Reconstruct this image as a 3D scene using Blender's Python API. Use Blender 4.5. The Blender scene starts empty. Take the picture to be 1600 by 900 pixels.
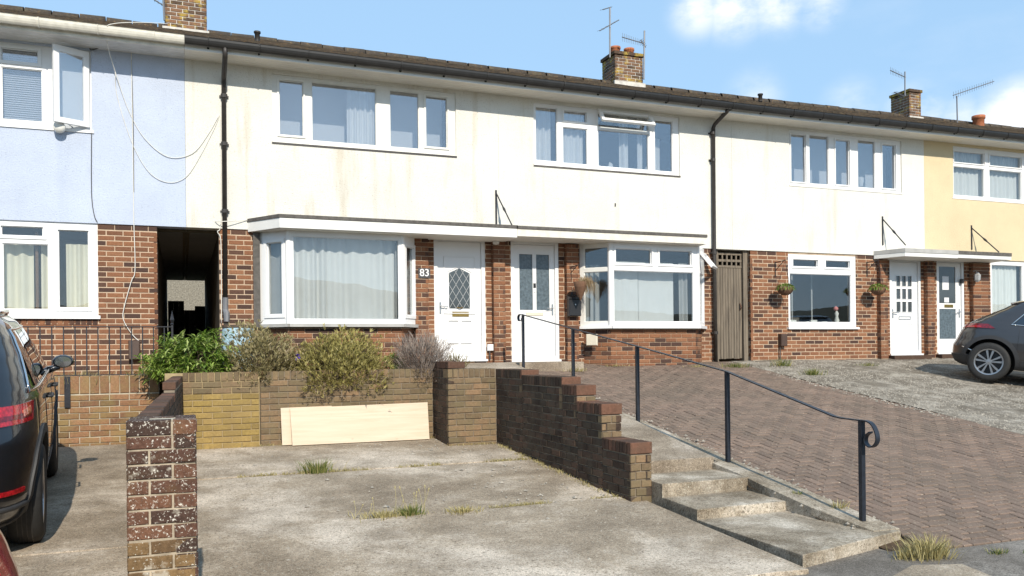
import bpy, bmesh, math, random
from mathutils import Vector, Matrix, noise
random.seed(11)
scene = bpy.context.scene
col = scene.collection
R = math.radians

# ---------------------------------------------------------------- camera, sky, sun, exposure
FPX, YAW, ROLL, H0, DIST, EYE = 1322.0, R(21.274), 0.0107, 551.2, 13.6, 1.6
FW = Vector((math.sin(YAW), math.cos(YAW), 0)); RT = Vector((math.cos(YAW), -math.sin(YAW), 0)); UP = Vector((0, 0, 1))
CAM = Vector((0, -DIST, EYE))
c_, s_ = math.cos(ROLL), math.sin(ROLL)
cam_r, cam_u = RT * c_ - UP * s_, RT * s_ + UP * c_
cd = bpy.data.cameras.new('camera'); cam = bpy.data.objects.new('camera', cd); col.objects.link(cam)
m3 = Matrix((cam_r, cam_u, -FW)).transposed()
cam.matrix_world = Matrix.Translation(CAM) @ m3.to_4x4()
cd.sensor_width = 36; cd.lens = FPX / 1600 * 36; cd.shift_y = (H0 - 450) / 1600; cd.clip_end = 3000; cd.clip_start = .05
scene.camera = cam
SUN_EL, SUN_AZ = R(34), R(2)          # azimuth: how far left (-X) of straight in front of the facade
sun_from = Vector((-math.sin(SUN_AZ) * math.cos(SUN_EL), -math.cos(SUN_AZ) * math.cos(SUN_EL), math.sin(SUN_EL)))
sl = bpy.data.lights.new('sun', 'SUN'); sl.energy = 4.5; sl.angle = R(.55); sl.color = (1, .92, .79)
so = bpy.data.objects.new('sun', sl); col.objects.link(so)
so.rotation_euler = (-sun_from).to_track_quat('-Z', 'Y').to_euler(); so.location = (0, -20, 30)
scene.view_settings.view_transform = 'Standard'; scene.view_settings.look = 'None'
scene.view_settings.exposure = 0.15; scene.view_settings.gamma = 1
world = bpy.data.worlds.new('World'); scene.world = world; world.use_nodes = True
nt = world.node_tree; nt.nodes.clear()
def N(t, typ, **kw):
    n = t.nodes.new(typ)
    for k, v in kw.items(): setattr(n, k, v)
    return n
sky = N(nt, 'ShaderNodeTexSky', sky_type='NISHITA', sun_disc=False, sun_elevation=SUN_EL,
        sun_rotation=math.atan2(sun_from.x, sun_from.y), air_density=1.15, dust_density=.6, ozone_density=1.6)
tc = N(nt, 'ShaderNodeTexCoord'); mp = N(nt, 'ShaderNodeMapping'); mp.inputs['Scale'].default_value = (1, 1, 2.6)
mp.inputs['Location'].default_value = (.35, .1, .3)
n1 = N(nt, 'ShaderNodeTexNoise'); n1.inputs['Scale'].default_value = 3.2; n1.inputs['Detail'].default_value = 9; n1.inputs['Roughness'].default_value = .55
L = nt.links.new
L(tc.outputs['Generated'], mp.inputs['Vector']); L(mp.outputs['Vector'], n1.inputs['Vector'])
cr = N(nt, 'ShaderNodeValToRGB'); cr.color_ramp.elements[0].position = .60; cr.color_ramp.elements[1].position = .74
cloud_ramp = cr
L(n1.outputs['Fac'], cr.inputs['Fac'])
def dirnode(x, y):
    v = FW + (RT * ((x - 800) * c_ + -(y - H0) * s_) + UP * (-(x - 800) * s_ - (y - H0) * c_)) / FPX
    return v.normalized()
# soft cloud banks of the sky in view, broken up by the same noise
acc = None
for (x, y, rad, amt) in ((1090, 15, .030, .9), (1150, 8, .036, 1.1), (1215, 2, .034, 1.0), (1280, 8, .026, .7), (1595, 188, .040, 1.4), (1545, 200, .026, .9), (1330, 168, .030, .4), (1430, 182, .034, .7), (1180, 150, .03, .4), (1500, 190, .025, .6)):
    d = N(nt, 'ShaderNodeVectorMath', operation='DISTANCE'); d.inputs[1].default_value = dirnode(x, y)
    L(tc.outputs['Generated'], d.inputs[0])
    mr = N(nt, 'ShaderNodeMapRange', interpolation_type='SMOOTHERSTEP'); mr.inputs[1].default_value = rad * 1.5; mr.inputs[2].default_value = 0; mr.inputs[3].default_value = 0; mr.inputs[4].default_value = amt
    L(d.outputs['Value'], mr.inputs[0])
    if acc is None: acc = mr.outputs[0]
    else:
        a = N(nt, 'ShaderNodeMath', operation='MAXIMUM'); L(acc, a.inputs[0]); L(mr.outputs[0], a.inputs[1]); acc = a.outputs[0]
n2 = N(nt, 'ShaderNodeTexNoise'); n2.inputs['Scale'].default_value = 11; n2.inputs['Detail'].default_value = 8; n2.inputs['Roughness'].default_value = .6
mp2 = N(nt, 'ShaderNodeMapping'); mp2.inputs['Scale'].default_value = (1, 1, 1.8); L(tc.outputs['Generated'], mp2.inputs['Vector']); L(mp2.outputs['Vector'], n2.inputs['Vector'])
mr2 = N(nt, 'ShaderNodeMapRange'); mr2.inputs[1].default_value = .36; mr2.inputs[2].default_value = .6; L(n2.outputs['Fac'], mr2.inputs[0])
mu = N(nt, 'ShaderNodeMath', operation='MULTIPLY', use_clamp=True); L(acc, mu.inputs[0]); L(mr2.outputs[0], mu.inputs[1])
mg = N(nt, 'ShaderNodeMath', operation='MULTIPLY', use_clamp=True); L(cr.outputs['Color'], mg.inputs[0]); mg.inputs[1].default_value = .10
mx = N(nt, 'ShaderNodeMath', operation='MAXIMUM', use_clamp=True); L(mu.outputs[0], mx.inputs[0]); L(mg.outputs[0], mx.inputs[1])
veil = N(nt, 'ShaderNodeMixRGB'); veil.inputs[0].default_value = .66; veil.inputs[2].default_value = (4.7, 7.6, 11.0, 1); L(sky.outputs['Color'], veil.inputs[1])
mixc = N(nt, 'ShaderNodeMixRGB'); L(mx.outputs[0], mixc.inputs[0]); L(veil.outputs[0], mixc.inputs[1]); mixc.inputs[2].default_value = (10.5, 10.7, 11.0, 1)
bg = N(nt, 'ShaderNodeBackground'); bg.inputs['Strength'].default_value = .1; L(mixc.outputs[0], bg.inputs['Color'])
wo = N(nt, 'ShaderNodeOutputWorld'); L(bg.outputs[0], wo.inputs['Surface'])
scene.cycles.use_denoising = True
scene.cycles.max_bounces = 8

# ---------------------------------------------------------------- pixel helpers (1600x900 photo -> place)
def ray(x, y):
    u, v = x - 800, -(y - H0)
    return FW + (RT * (c_ * u + s_ * v) + UP * (-s_ * u + c_ * v)) / FPX
def PY(x, y, Y=0.0):
    d = ray(x, y); return CAM + d * ((Y - CAM.y) / d.y)
def PX(x, y, X):
    d = ray(x, y); return CAM + d * ((X - CAM.x) / d.x)
def PP(x, y, f):                        # meets the sloping ground z = f(X, Y)
    d = ray(x, y); t0, t1 = 1.0, 60.0
    for _ in range(50):
        t = (t0 + t1) / 2; p = CAM + d * t
        if p.z > f(p.x, p.y): t0 = t
        else: t1 = t
    return CAM + d * t0
def fx(x, y=450, Y=0.0): return PY(x, y, Y).x
def fz(x, y, Y=0.0): return PY(x, y, Y).z
def PIX(p):
    q = Vector(p) - CAM; dd = q.dot(FW)
    if dd < .2: return (-9999, -9999, dd)
    return (800 + q.dot(cam_r) / dd * FPX, H0 - q.dot(cam_u) / dd * FPX, dd)
def zpad(X, Y): return EYE - (1.16 + .058 * (10.35 - (Y + DIST)))
def zdrive(X, Y): return EYE - (.20 + .147 * (-Y)) if Y < 0 else EYE - .2
def zpath(X, Y): return EYE - (.13 + (1.06 - .13) * (-Y - .6) / (6.47 - .6))

# ---------------------------------------------------------------- materials
def newmat(name):
    m = bpy.data.materials.new(name); m.use_nodes = True; t = m.node_tree
    return m, t, t.nodes['Principled BSDF']
def setp(b, **kw):
    for k, v in kw.items(): b.inputs[k].default_value = v
def rgba(c): return (c[0], c[1], c[2], 1)
def pos(t): return N(t, 'ShaderNodeNewGeometry').outputs['Position']
def tnoise(t, scale, detail=4, rough=.55, vec=None, dist=0):
    n = N(t, 'ShaderNodeTexNoise'); n.inputs['Scale'].default_value = scale; n.inputs['Detail'].default_value = detail; n.inputs['Roughness'].default_value = rough; n.inputs['Distortion'].default_value = dist
    t.links.new(vec if vec else pos(t), n.inputs['Vector']); return n.outputs['Fac']
def ramp(t, fac, stops):
    r = N(t, 'ShaderNodeValToRGB'); e = r.color_ramp.elements
    while len(e) < len(stops): e.new(.5)
    for i, (p, c) in enumerate(stops):
        e[i].position = p; e[i].color = rgba(c) if not isinstance(c, (int, float)) else (c, c, c, 1)
    t.links.new(fac, r.inputs['Fac']); return r.outputs['Color']
def mixc_(t, fac, a, b, mode='MIX'):
    m = N(t, 'ShaderNodeMixRGB', blend_type=mode)
    for i, v in ((0, fac), (1, a), (2, b)):
        if isinstance(v, (int, float)): m.inputs[i].default_value = v if i == 0 else (v, v, v, 1)
        elif isinstance(v, tuple): m.inputs[i].default_value = rgba(v)
        else: t.links.new(v, m.inputs[i])
    return m.outputs[0]
def bump(t, b, h, strength=.3, dist=.01):
    n = N(t, 'ShaderNodeBump'); n.inputs['Strength'].default_value = strength; n.inputs['Distance'].default_value = dist
    t.links.new(h, n.inputs['Height']); t.links.new(n.outputs[0], b.inputs['Normal'])
def mapped(t, scale):
    m = N(t, 'ShaderNodeMapping'); m.inputs['Scale'].default_value = scale; t.links.new(pos(t), m.inputs['Vector']); return m.outputs[0]
MATS = {}
def plain(name, c, rough=.5, metal=0, var=.25, vs=6, bs=0, bd=.004, bscale=60, spec=.5, coat=0):
    if name in MATS: return MATS[name]
    m, t, b = newmat(name); setp(b, Roughness=rough, Metallic=metal); b.inputs['Specular IOR Level'].default_value = spec
    b.inputs['Coat Weight'].default_value = coat; b.inputs['Coat Roughness'].default_value = .04
    f = tnoise(t, vs, 6, .6)
    cc = ramp(t, f, [(.25, tuple(x * (1 - var) for x in c)), (.75, tuple(min(1, x * (1 + var * .7)) for x in c))])
    t.links.new(cc, b.inputs['Base Color'])
    if bs: bump(t, b, tnoise(t, bscale, 4), bs, bd)
    MATS[name] = m; return m
def brickmat(name, stops, mot=.35, lich=None, lich2=None, grime=None, rough=.9):
    m, t, b = newmat(name); setp(b, Roughness=rough); b.inputs['Specular IOR Level'].default_value = .2
    a = N(t, 'ShaderNodeAttribute', attribute_name='tint')
    c = ramp(t, a.outputs['Fac'], stops)
    f = tnoise(t, 38, 5, .7)
    c = mixc_(t, 1, c, ramp(t, f, [(.25, 1 - mot), (.75, 1 + mot * .6)]), 'MULTIPLY')
    f2 = tnoise(t, 260, 2, .6)
    c = mixc_(t, 1, c, ramp(t, f2, [(.3, .72), (.7, 1.15)]), 'MULTIPLY')
    if grime:                    # (colour, threshold, scale)
        g = tnoise(t, grime[2], 5, .6)
        c = mixc_(t, ramp(t, g, [(grime[1] - .12, 0), (grime[1] + .12, grime[3])]), c, grime[0])
    if lich2:
        g = tnoise(t, lich2[2], 6, .65)
        c = mixc_(t, ramp(t, g, [(lich2[1], 0), (lich2[1] + .1, lich2[3])]), c, lich2[0])
    if lich:
        g = tnoise(t, lich[2], 5, .65)
        c = mixc_(t, ramp(t, g, [(lich[1] - .02, 0), (lich[1] + .05, lich[3])]), c, lich[0])
    t.links.new(c, b.inputs['Base Color'])
    bump(t, b, tnoise(t, 120, 5, .7), .5, .004)
    MATS[name] = m; return m
FB = [(0, (.085, .05, .040)), (.16, (.135, .073, .050)), (.3, (.185, .088, .052)), (.62, (.245, .112, .062)), (.85, (.30, .138, .072)), (1, (.295, .165, .10))]
brickmat('facade_brick', FB, .35)
brickmat('pier_brick', [(0, (.068, .042, .032)), (.5, (.115, .058, .040)), (1, (.20, .098, .058))], .5,
         lich=((.70, .65, .56), .60, 85, .95), lich2=((.55, .50, .41), .585, 9, .7), grime=((.20, .135, .05), .60, 2.2, .5))
brickmat('moss_brick', [(0, (.14, .085, .045)), (.5, (.20, .125, .06)), (1, (.25, .155, .07))], .4,
         lich=((.66, .62, .52), .62, 70, .9), lich2=((.55, .50, .41), .57, 9, .6))
brickmat('shaded_wall_brick', [(0, (.055, .037, .028)), (.5, (.095, .06, .042)), (1, (.14, .08, .055))], .4,
         lich=((.4, .37, .3), .72, 60, .5), grime=((.09, .075, .055), .5, 5, .6))  # wall brick with side-face shade put into its colour, plus grime and lichen
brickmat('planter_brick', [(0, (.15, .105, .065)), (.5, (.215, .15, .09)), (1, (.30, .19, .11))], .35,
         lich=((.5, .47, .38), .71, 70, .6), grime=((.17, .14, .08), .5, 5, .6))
brickmat('yellow_brick', [(0, (.24, .17, .065)), (.6, (.34, .24, .08)), (.9, (.38, .265, .10)), (1, (.42, .23, .12))], .28,
         lich=((.5, .46, .3), .72, 60, .5), grime=((.24, .17, .075), .52, 3, .7))
brickmat('retaining_brick', [(0, (.17, .09, .055)), (.5, (.29, .155, .085)), (1, (.36, .20, .11))], .4,
         lich=((.6, .57, .48), .66, 40, .6), grime=((.25, .20, .08), .52, 4, .6))
brickmat('chimney_brick', [(0, (.10, .065, .045)), (.5, (.19, .115, .075)), (1, (.28, .15, .085))], .4,
         lich2=((.42, .30, .06), .53, 4.5, .85), lich=((.6, .57, .5), .67, 26, .6))
brickmat('coping_brick', [(0, (.09, .055, .04)), (.5, (.15, .078, .053)), (1, (.23, .11, .07))], .4,
         lich=((.5, .46, .38), .7, 50, .6), grime=((.10, .065, .045), .56, 6, .7))
brickmat('paver', [(0, (.175, .128, .10)), (.5, (.22, .158, .122)), (1, (.262, .186, .142))], .25,
         lich2=((.44, .38, .30), .61, 30, .5), grime=((.13, .105, .08), .54, .9, .5), lich=((.52, .47, .38), .64, 60, .8))
def mortar(name, c, var=.3):
    return plain(name, c, .95, 0, var, 9, .5, .004, 90, spec=.1)
mortar('mortar', (.52, .395, .285)); mortar('pier_mortar', (.42, .35, .26), .55); mortar('dark_mortar', (.25, .205, .155)); mortar('pale_mortar', (.46, .41, .32)); mortar('yellow_mortar', (.36, .28, .16)); mortar('white_mortar', (.6, .57, .52))
def render_mat(name, c, stain, st=.6):
    m, t, b = newmat(name); setp(b, Roughness=.92); b.inputs['Specular IOR Level'].default_value = .15
    f = tnoise(t, 1.1, 6, .6); s = tnoise(t, 1.0, 5, .6, mapped(t, (3.5, 1, .35)))
    cc = mixc_(t, ramp(t, s, [(st, 0), (st + .16, .75)]), c, stain)
    cc = mixc_(t, 1, cc, ramp(t, f, [(.3, .90), (.7, 1.05)]), 'MULTIPLY')
    g = tnoise(t, 42, 4, .7)
    cc = mixc_(t, ramp(t, g, [(.58, 0), (.70, .55)]), cc, tuple(x * .6 for x in stain))
    g = tnoise(t, 5, 8, .75)
    cc = mixc_(t, ramp(t, g, [(.6, 0), (.7, .3)]), cc, tuple(x * .8 for x in stain))
    t.links.new(cc, b.inputs['Base Color'])
    bump(t, b, tnoise(t, 45, 6, .75), .7, .016)
    MATS[name] = m
render_mat('white_render', (.735, .715, .66), (.55, .49, .385), .535)
render_mat('clean_render', (.74, .725, .67), (.62, .575, .475), .56)
render_mat('blue_render', (.515, .575, .70), (.47, .53, .66), .57)
render_mat('yellow_render', (.68, .565, .37), (.64, .53, .36), .57)
def concrete(name, lo, mid, hi, sc=.55, rough=.95, speck=.75):
    m, t, b = newmat(name); setp(b, Roughness=rough); b.inputs['Specular IOR Level'].default_value = .15
    f = tnoise(t, sc, 15, .70, dist=.25)
    c = ramp(t, f, [(.36, lo), (.48, mid), (.60, hi)])
    g = tnoise(t, sc * 3.1, 6, .6)
    c = mixc_(t, ramp(t, g, [(.35, .5), (.6, 0)]), c, tuple(x * .62 for x in lo))
    f2 = tnoise(t, 110, 4, .75); c = mixc_(t, 1, c, ramp(t, f2, [(.34, speck - .25), (.5, 1), (.66, 1.35)]), 'MULTIPLY')
    f4 = tnoise(t, 75, 4, .65); c = mixc_(t, ramp(t, f4, [(.57, 0), (.70, .6)]), c, tuple(min(.7, x * 1.35) for x in hi)); f5 = tnoise(t, 48, 3, .6); c = mixc_(t, ramp(t, f5, [(.33, .8), (.43, 0)]), c, tuple(x * .55 for x in lo))
    f3 = tnoise(t, 34, 5, .75); c = mixc_(t, 1, c, ramp(t, f3, [(.3, .72), (.7, 1.2)]), 'MULTIPLY')
    t.links.new(c, b.inputs['Base Color'])
    bump(t, b, tnoise(t, 90, 6, .75), .65, .006)
    MATS[name] = m
concrete('concrete', (.245, .19, .135), (.385, .31, .228), (.64, .545, .44), .62)
concrete('step_concrete', (.21, .165, .115), (.37, .31, .235), (.58, .51, .42), 1.3)
concrete('path_concrete', (.24, .19, .14), (.35, .29, .22), (.50, .43, .35), 1.0)
concrete('gravel_tarmac', (.15, .128, .10), (.25, .218, .175), (.42, .38, .32), 2.2, speck=.55)
concrete('asphalt', (.16, .14, .118), (.215, .19, .162), (.30, .27, .235), 1.2, speck=.6)
plain('soil', (.10, .07, .045), .95, 0, .5, 12, .8, .02, 30, spec=.1)
plain('hill_green', (.03, .038, .02), .95, 0, .5, .4)
plain('grass_ground', (.09, .11, .04), .95, 0, .4, 3, .6, .03, 20, spec=.1)
plain('upvc', (.80, .80, .80), .28, 0, .03, 3, spec=.5)
plain('upvc_old', (.74, .73, .69), .4, 0, .10, 5, spec=.4)
plain('fascia_white', (.78, .77, .74), .4, 0, .07, 4)
plain('fascia_worn', (.72, .68, .60), .6, 0, .22, 9)
plain('fascia_grey', (.42, .41, .39), .6, 0, .2, 6)
plain('felt', (.115, .105, .095), .95, 0, .45, 14, .6, .01, 60)
plain('soffit', (.72, .69, .62), .55, 0, .07, 3)
plain('soffit_dirty', (.66, .66, .65), .6, 0, .22, 3)
plain('gutter_black', (.022, .021, .021), .38, 0, .3, 8)
plain('gutter_white', (.66, .63, .55), .45, 0, .2, 10)
plain('pipe_iron', (.035, .030, .027), .5, 0, .4, 12)
plain('iron', (.028, .029, .035), .42, .3, .35, 20)
plain('rust', (.13, .065, .04), .8, .3, .4, 30)
plain('rail_blue_black', (.022, .027, .038), .4, .2, .35, 20, .25, .002, 120)
plain('cable_white', (.72, .70, .64), .5, 0, .1); plain('cable_dark', (.05, .05, .05), .5)
plain('brass', (.34, .235, .075), .38, .8, .3, 30)
plain('steel', (.55, .55, .55), .3, .9, .1)
plain('lead', (.50, .50, .50), .45, .4, .1)
plain('lead_dark', (.19, .19, .20), .5, .3, .2)
plain('number_plate', (.055, .055, .06), .6); plain('white_paint', (.82, .82, .82), .5, 0, .04)
plain('terracotta', (.42, .145, .065), .8, 0, .3, 14)
plain('interior', (.16, .155, .15), .9, 0, .2, 2); plain('interior_dark', (.06, .058, .055), .9)
plain('curtain_white', (.72, .72, .70), .9, 0, .06, 4); plain('curtain_cream', (.70, .66, .54), .9, 0, .06, 4)
plain('net_curtain', (.60, .60, .60), .95, 0, .05, 5); plain('curtain_grey', (.33, .33, .33), .95, 0, .1, 5); plain('curtain_blue', (.55, .62, .68), .9, 0, .06, 4)
plain('blind', (.66, .67, .68), .8, 0, .04, 3); plain('rod_wood', (.16, .09, .05), .6)
plain('barrel_blue', (.36, .52, .60), .45, 0, .12, 7); plain('barrel_lid', (.10, .07, .05), .7)
plain('plastic_black', (.02, .02, .022), .35, 0, .2); plain('plastic_brown', (.075, .045, .033), .5, 0, .2); plain('cream_plastic', (.66, .60, .48), .55, 0, .08)
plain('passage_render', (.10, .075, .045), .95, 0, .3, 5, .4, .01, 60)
plain('flint', (.26, .235, .19), .9, 0, .6, 22, .8, .03, 14)
plain('basket_fibre', (.16, .085, .05), .95, 0, .4, 40, .8, .01, 90); plain('straw', (.34, .24, .13), .9, 0, .4, 30)
plain('aluminium', (.17, .175, .19), .5, .3, .2)
plain('tyre', (.018, .018, .018), .75, 0, .3, 30, .3, .004, 60); plain('rim', (.40, .40, .41), .3, .85, .1); plain('rim_dark', (.03, .03, .032), .4, .4)
plain('clad', (.035, .035, .037), .6, 0, .15, 20); plain('chrome', (.7, .7, .7), .12, 1, .03); plain('car_interior', (.015, .015, .016), .8)
plain('paper', (.75, .76, .78), .7, 0, .05); plain('ornament', (.72, .70, .66), .6); plain('pink', (.7, .25, .25), .7)
plain('stone_chip', (.33, .295, .245), .9, 0, .5, 9)
plain('plywood_edge', (.40, .27, .14), .8)
def wood(name, lo, hi, sc, vscale):
    m, t, b = newmat(name); setp(b, Roughness=.8)
    f = tnoise(t, 1, 6, .65, mapped(t, vscale), .6); c = ramp(t, f, [(.3, lo), (.7, hi)])
    g = tnoise(t, sc, 3, .5, mapped(t, (1, 1, 1.8))); c = mixc_(t, ramp(t, g, [(.7, 0), (.76, .35)]), c, tuple(x * .6 for x in lo))
    t.links.new(c, b.inputs['Base Color']); bump(t, b, f, .3, .004); MATS[name] = m
wood('plywood', (.56, .445, .32), (.67, .56, .435), 7, (1.2, 4, 22))
wood('old_timber', (.075, .06, .045), (.235, .19, .14), 5, (26, 26, 1.6))
def tilemat():
    m, t, b = newmat('roof_tile'); setp(b, Roughness=.95); b.inputs['Specular IOR Level'].default_value = .15
    a = N(t, 'ShaderNodeAttribute', attribute_name='tint')
    c = ramp(t, a.outputs['Fac'], [(0, (.045, .038, .033)), (.5, (.078, .064, .053)), (1, (.125, .095, .07))])
    g = tnoise(t, 7, 7, .75); c = mixc_(t, ramp(t, g, [(.5, 0), (.62, .6)]), c, (.135, .115, .075))
    g = tnoise(t, 16, 5, .65); c = mixc_(t, ramp(t, g, [(.56, 0), (.64, .6)]), c, (.24, .15, .07))
    g = tnoise(t, 40, 4, .6); c = mixc_(t, ramp(t, g, [(.64, 0), (.7, .5)]), c, (.30, .29, .26))
    t.links.new(c, b.inputs['Base Color']); bump(t, b, tnoise(t, 50, 5, .7), .8, .012); MATS['roof_tile'] = m
tilemat()
def glassmat(name, tint, refl, rough=.0, trans=(1, 1, 1), fade=1.0):
    m, t, b = newmat(name); t.nodes.remove(b); out = t.nodes['Material Output']
    tr = N(t, 'ShaderNodeBsdfTransparent'); tr.inputs[0].default_value = rgba(trans)
    gl = N(t, 'ShaderNodeBsdfGlossy'); gl.inputs['Roughness'].default_value = rough; gl.inputs['Color'].default_value = rgba(tint)
    lf = N(t, 'ShaderNodeLayerWeight'); lf.inputs['Blend'].default_value = .5; lp_ = N(t, 'ShaderNodeMath', operation='POWER'); t.links.new(lf.outputs['Facing'], lp_.inputs[0]); lp_.inputs[1].default_value = 4.5; lw = N(t, 'ShaderNodeMath', operation='MULTIPLY_ADD'); t.links.new(lp_.outputs[0], lw.inputs[0]); lw.inputs[1].default_value = .95; lw.inputs[2].default_value = .03
    ad = N(t, 'ShaderNodeMath', operation='ADD', use_clamp=True); t.links.new(lw.outputs[0], ad.inputs[0]); ad.inputs[1].default_value = refl
    nb = N(t, 'ShaderNodeBump'); nb.inputs['Strength'].default_value = .03; nb.inputs['Distance'].default_value = .02; t.links.new(tnoise(t, 1.3, 2), nb.inputs['Height']); t.links.new(nb.outputs[0], gl.inputs['Normal'])
    mi = N(t, 'ShaderNodeMixShader'); t.links.new(ad.outputs[0], mi.inputs[0]); t.links.new(tr.outputs[0], mi.inputs[1]); t.links.new(gl.outputs[0], mi.inputs[2])
    t.links.new(mi.outputs[0], out.inputs['Surface']); MATS[name] = m
glassmat('glass', (.95, .97, 1), .055, trans=(.92, .94, .94))
glassmat('glass_upper', (.93, .94, .96), .19, trans=(.88, .90, .92))
glassmat('car_glass', (.9, .95, 1), .10, trans=(.12, .13, .14))
plain('obscure_glass', (.10, .13, .15), .22, 0, .5, 22, .5, .01, 45, spec=.8)
plain('door_glass', (.055, .065, .07), .06, 0, .1, 5, spec=.9)
def paint(name, c, flake=0):
    m, t, b = newmat(name); setp(b, Roughness=.32, Metallic=flake); b.inputs['Base Color'].default_value = rgba(c)
    b.inputs['Coat Weight'].default_value = 1; b.inputs['Coat Roughness'].default_value = .02; MATS[name] = m
paint('paint_black', (.006, .007, .010), .0); paint('paint_grey', (.05, .047, .048), .5); paint('paint_silver', (.30, .26, .25), .6)
def lamp(name, c):
    m, t, b = newmat(name); setp(b, Roughness=.12); b.inputs['Coat Weight'].default_value = 1
    f = tnoise(t, 40, 2); t.links.new(ramp(t, f, [(.4, tuple(x * .55 for x in c)), (.6, c)]), b.inputs['Base Color']); MATS[name] = m
lamp('lamp_red', (.50, .012, .02)); lamp('lamp_deep', (.20, .004, .008)); lamp('lamp_orange', (.75, .20, .12))
def leafmat(name, stops, rough=.55, sss=.0):
    m, t, b = newmat(name); setp(b, Roughness=rough); b.inputs['Specular IOR Level'].default_value = .3
    a = N(t, 'ShaderNodeAttribute', attribute_name='tint'); c = ramp(t, a.outputs['Fac'], stops)
    t.links.new(c, b.inputs['Base Color'])
    tl = N(t, 'ShaderNodeBsdfTranslucent'); t.links.new(c, tl.inputs[0]); mi = N(t, 'ShaderNodeMixShader'); mi.inputs[0].default_value = .25
    out = t.nodes['Material Output']; t.links.new(b.outputs[0], mi.inputs[1]); t.links.new(tl.outputs[0], mi.inputs[2]); t.links.new(mi.outputs[0], out.inputs['Surface'])
    MATS[name] = m
leafmat('leaf_green', [(0, (.06, .12, .018)), (.4, (.16, .25, .035)), (.75, (.30, .39, .08)), (1, (.42, .47, .18))], .4)
leafmat('leaf_olive', [(0, (.14, .115, .05)), (.4, (.28, .24, .11)), (.75, (.43, .37, .19)), (1, (.52, .43, .28))], .8)
leafmat('leaf_yellowgreen', [(0, (.14, .115, .04)), (.4, (.30, .265, .085)), (.75, (.46, .40, .14)), (1, (.55, .47, .24))], .8)
leafmat('leaf_grey', [(0, (.18, .14, .115)), (.5, (.32, .26, .22)), (1, (.46, .39, .34))], .9)
leafmat('grass', [(0, (.06, .10, .02)), (.5, (.15, .19, .045)), (.8, (.33, .30, .11)), (1, (.48, .40, .20))], .8)
leafmat('dry_grass', [(0, (.22, .18, .07)), (.5, (.40, .34, .15)), (1, (.55, .48, .25))], .8)
plain('twig', (.10, .07, .05), .9, 0, .4, 20); plain('purple_flower', (.10, .05, .38), .7)

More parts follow.
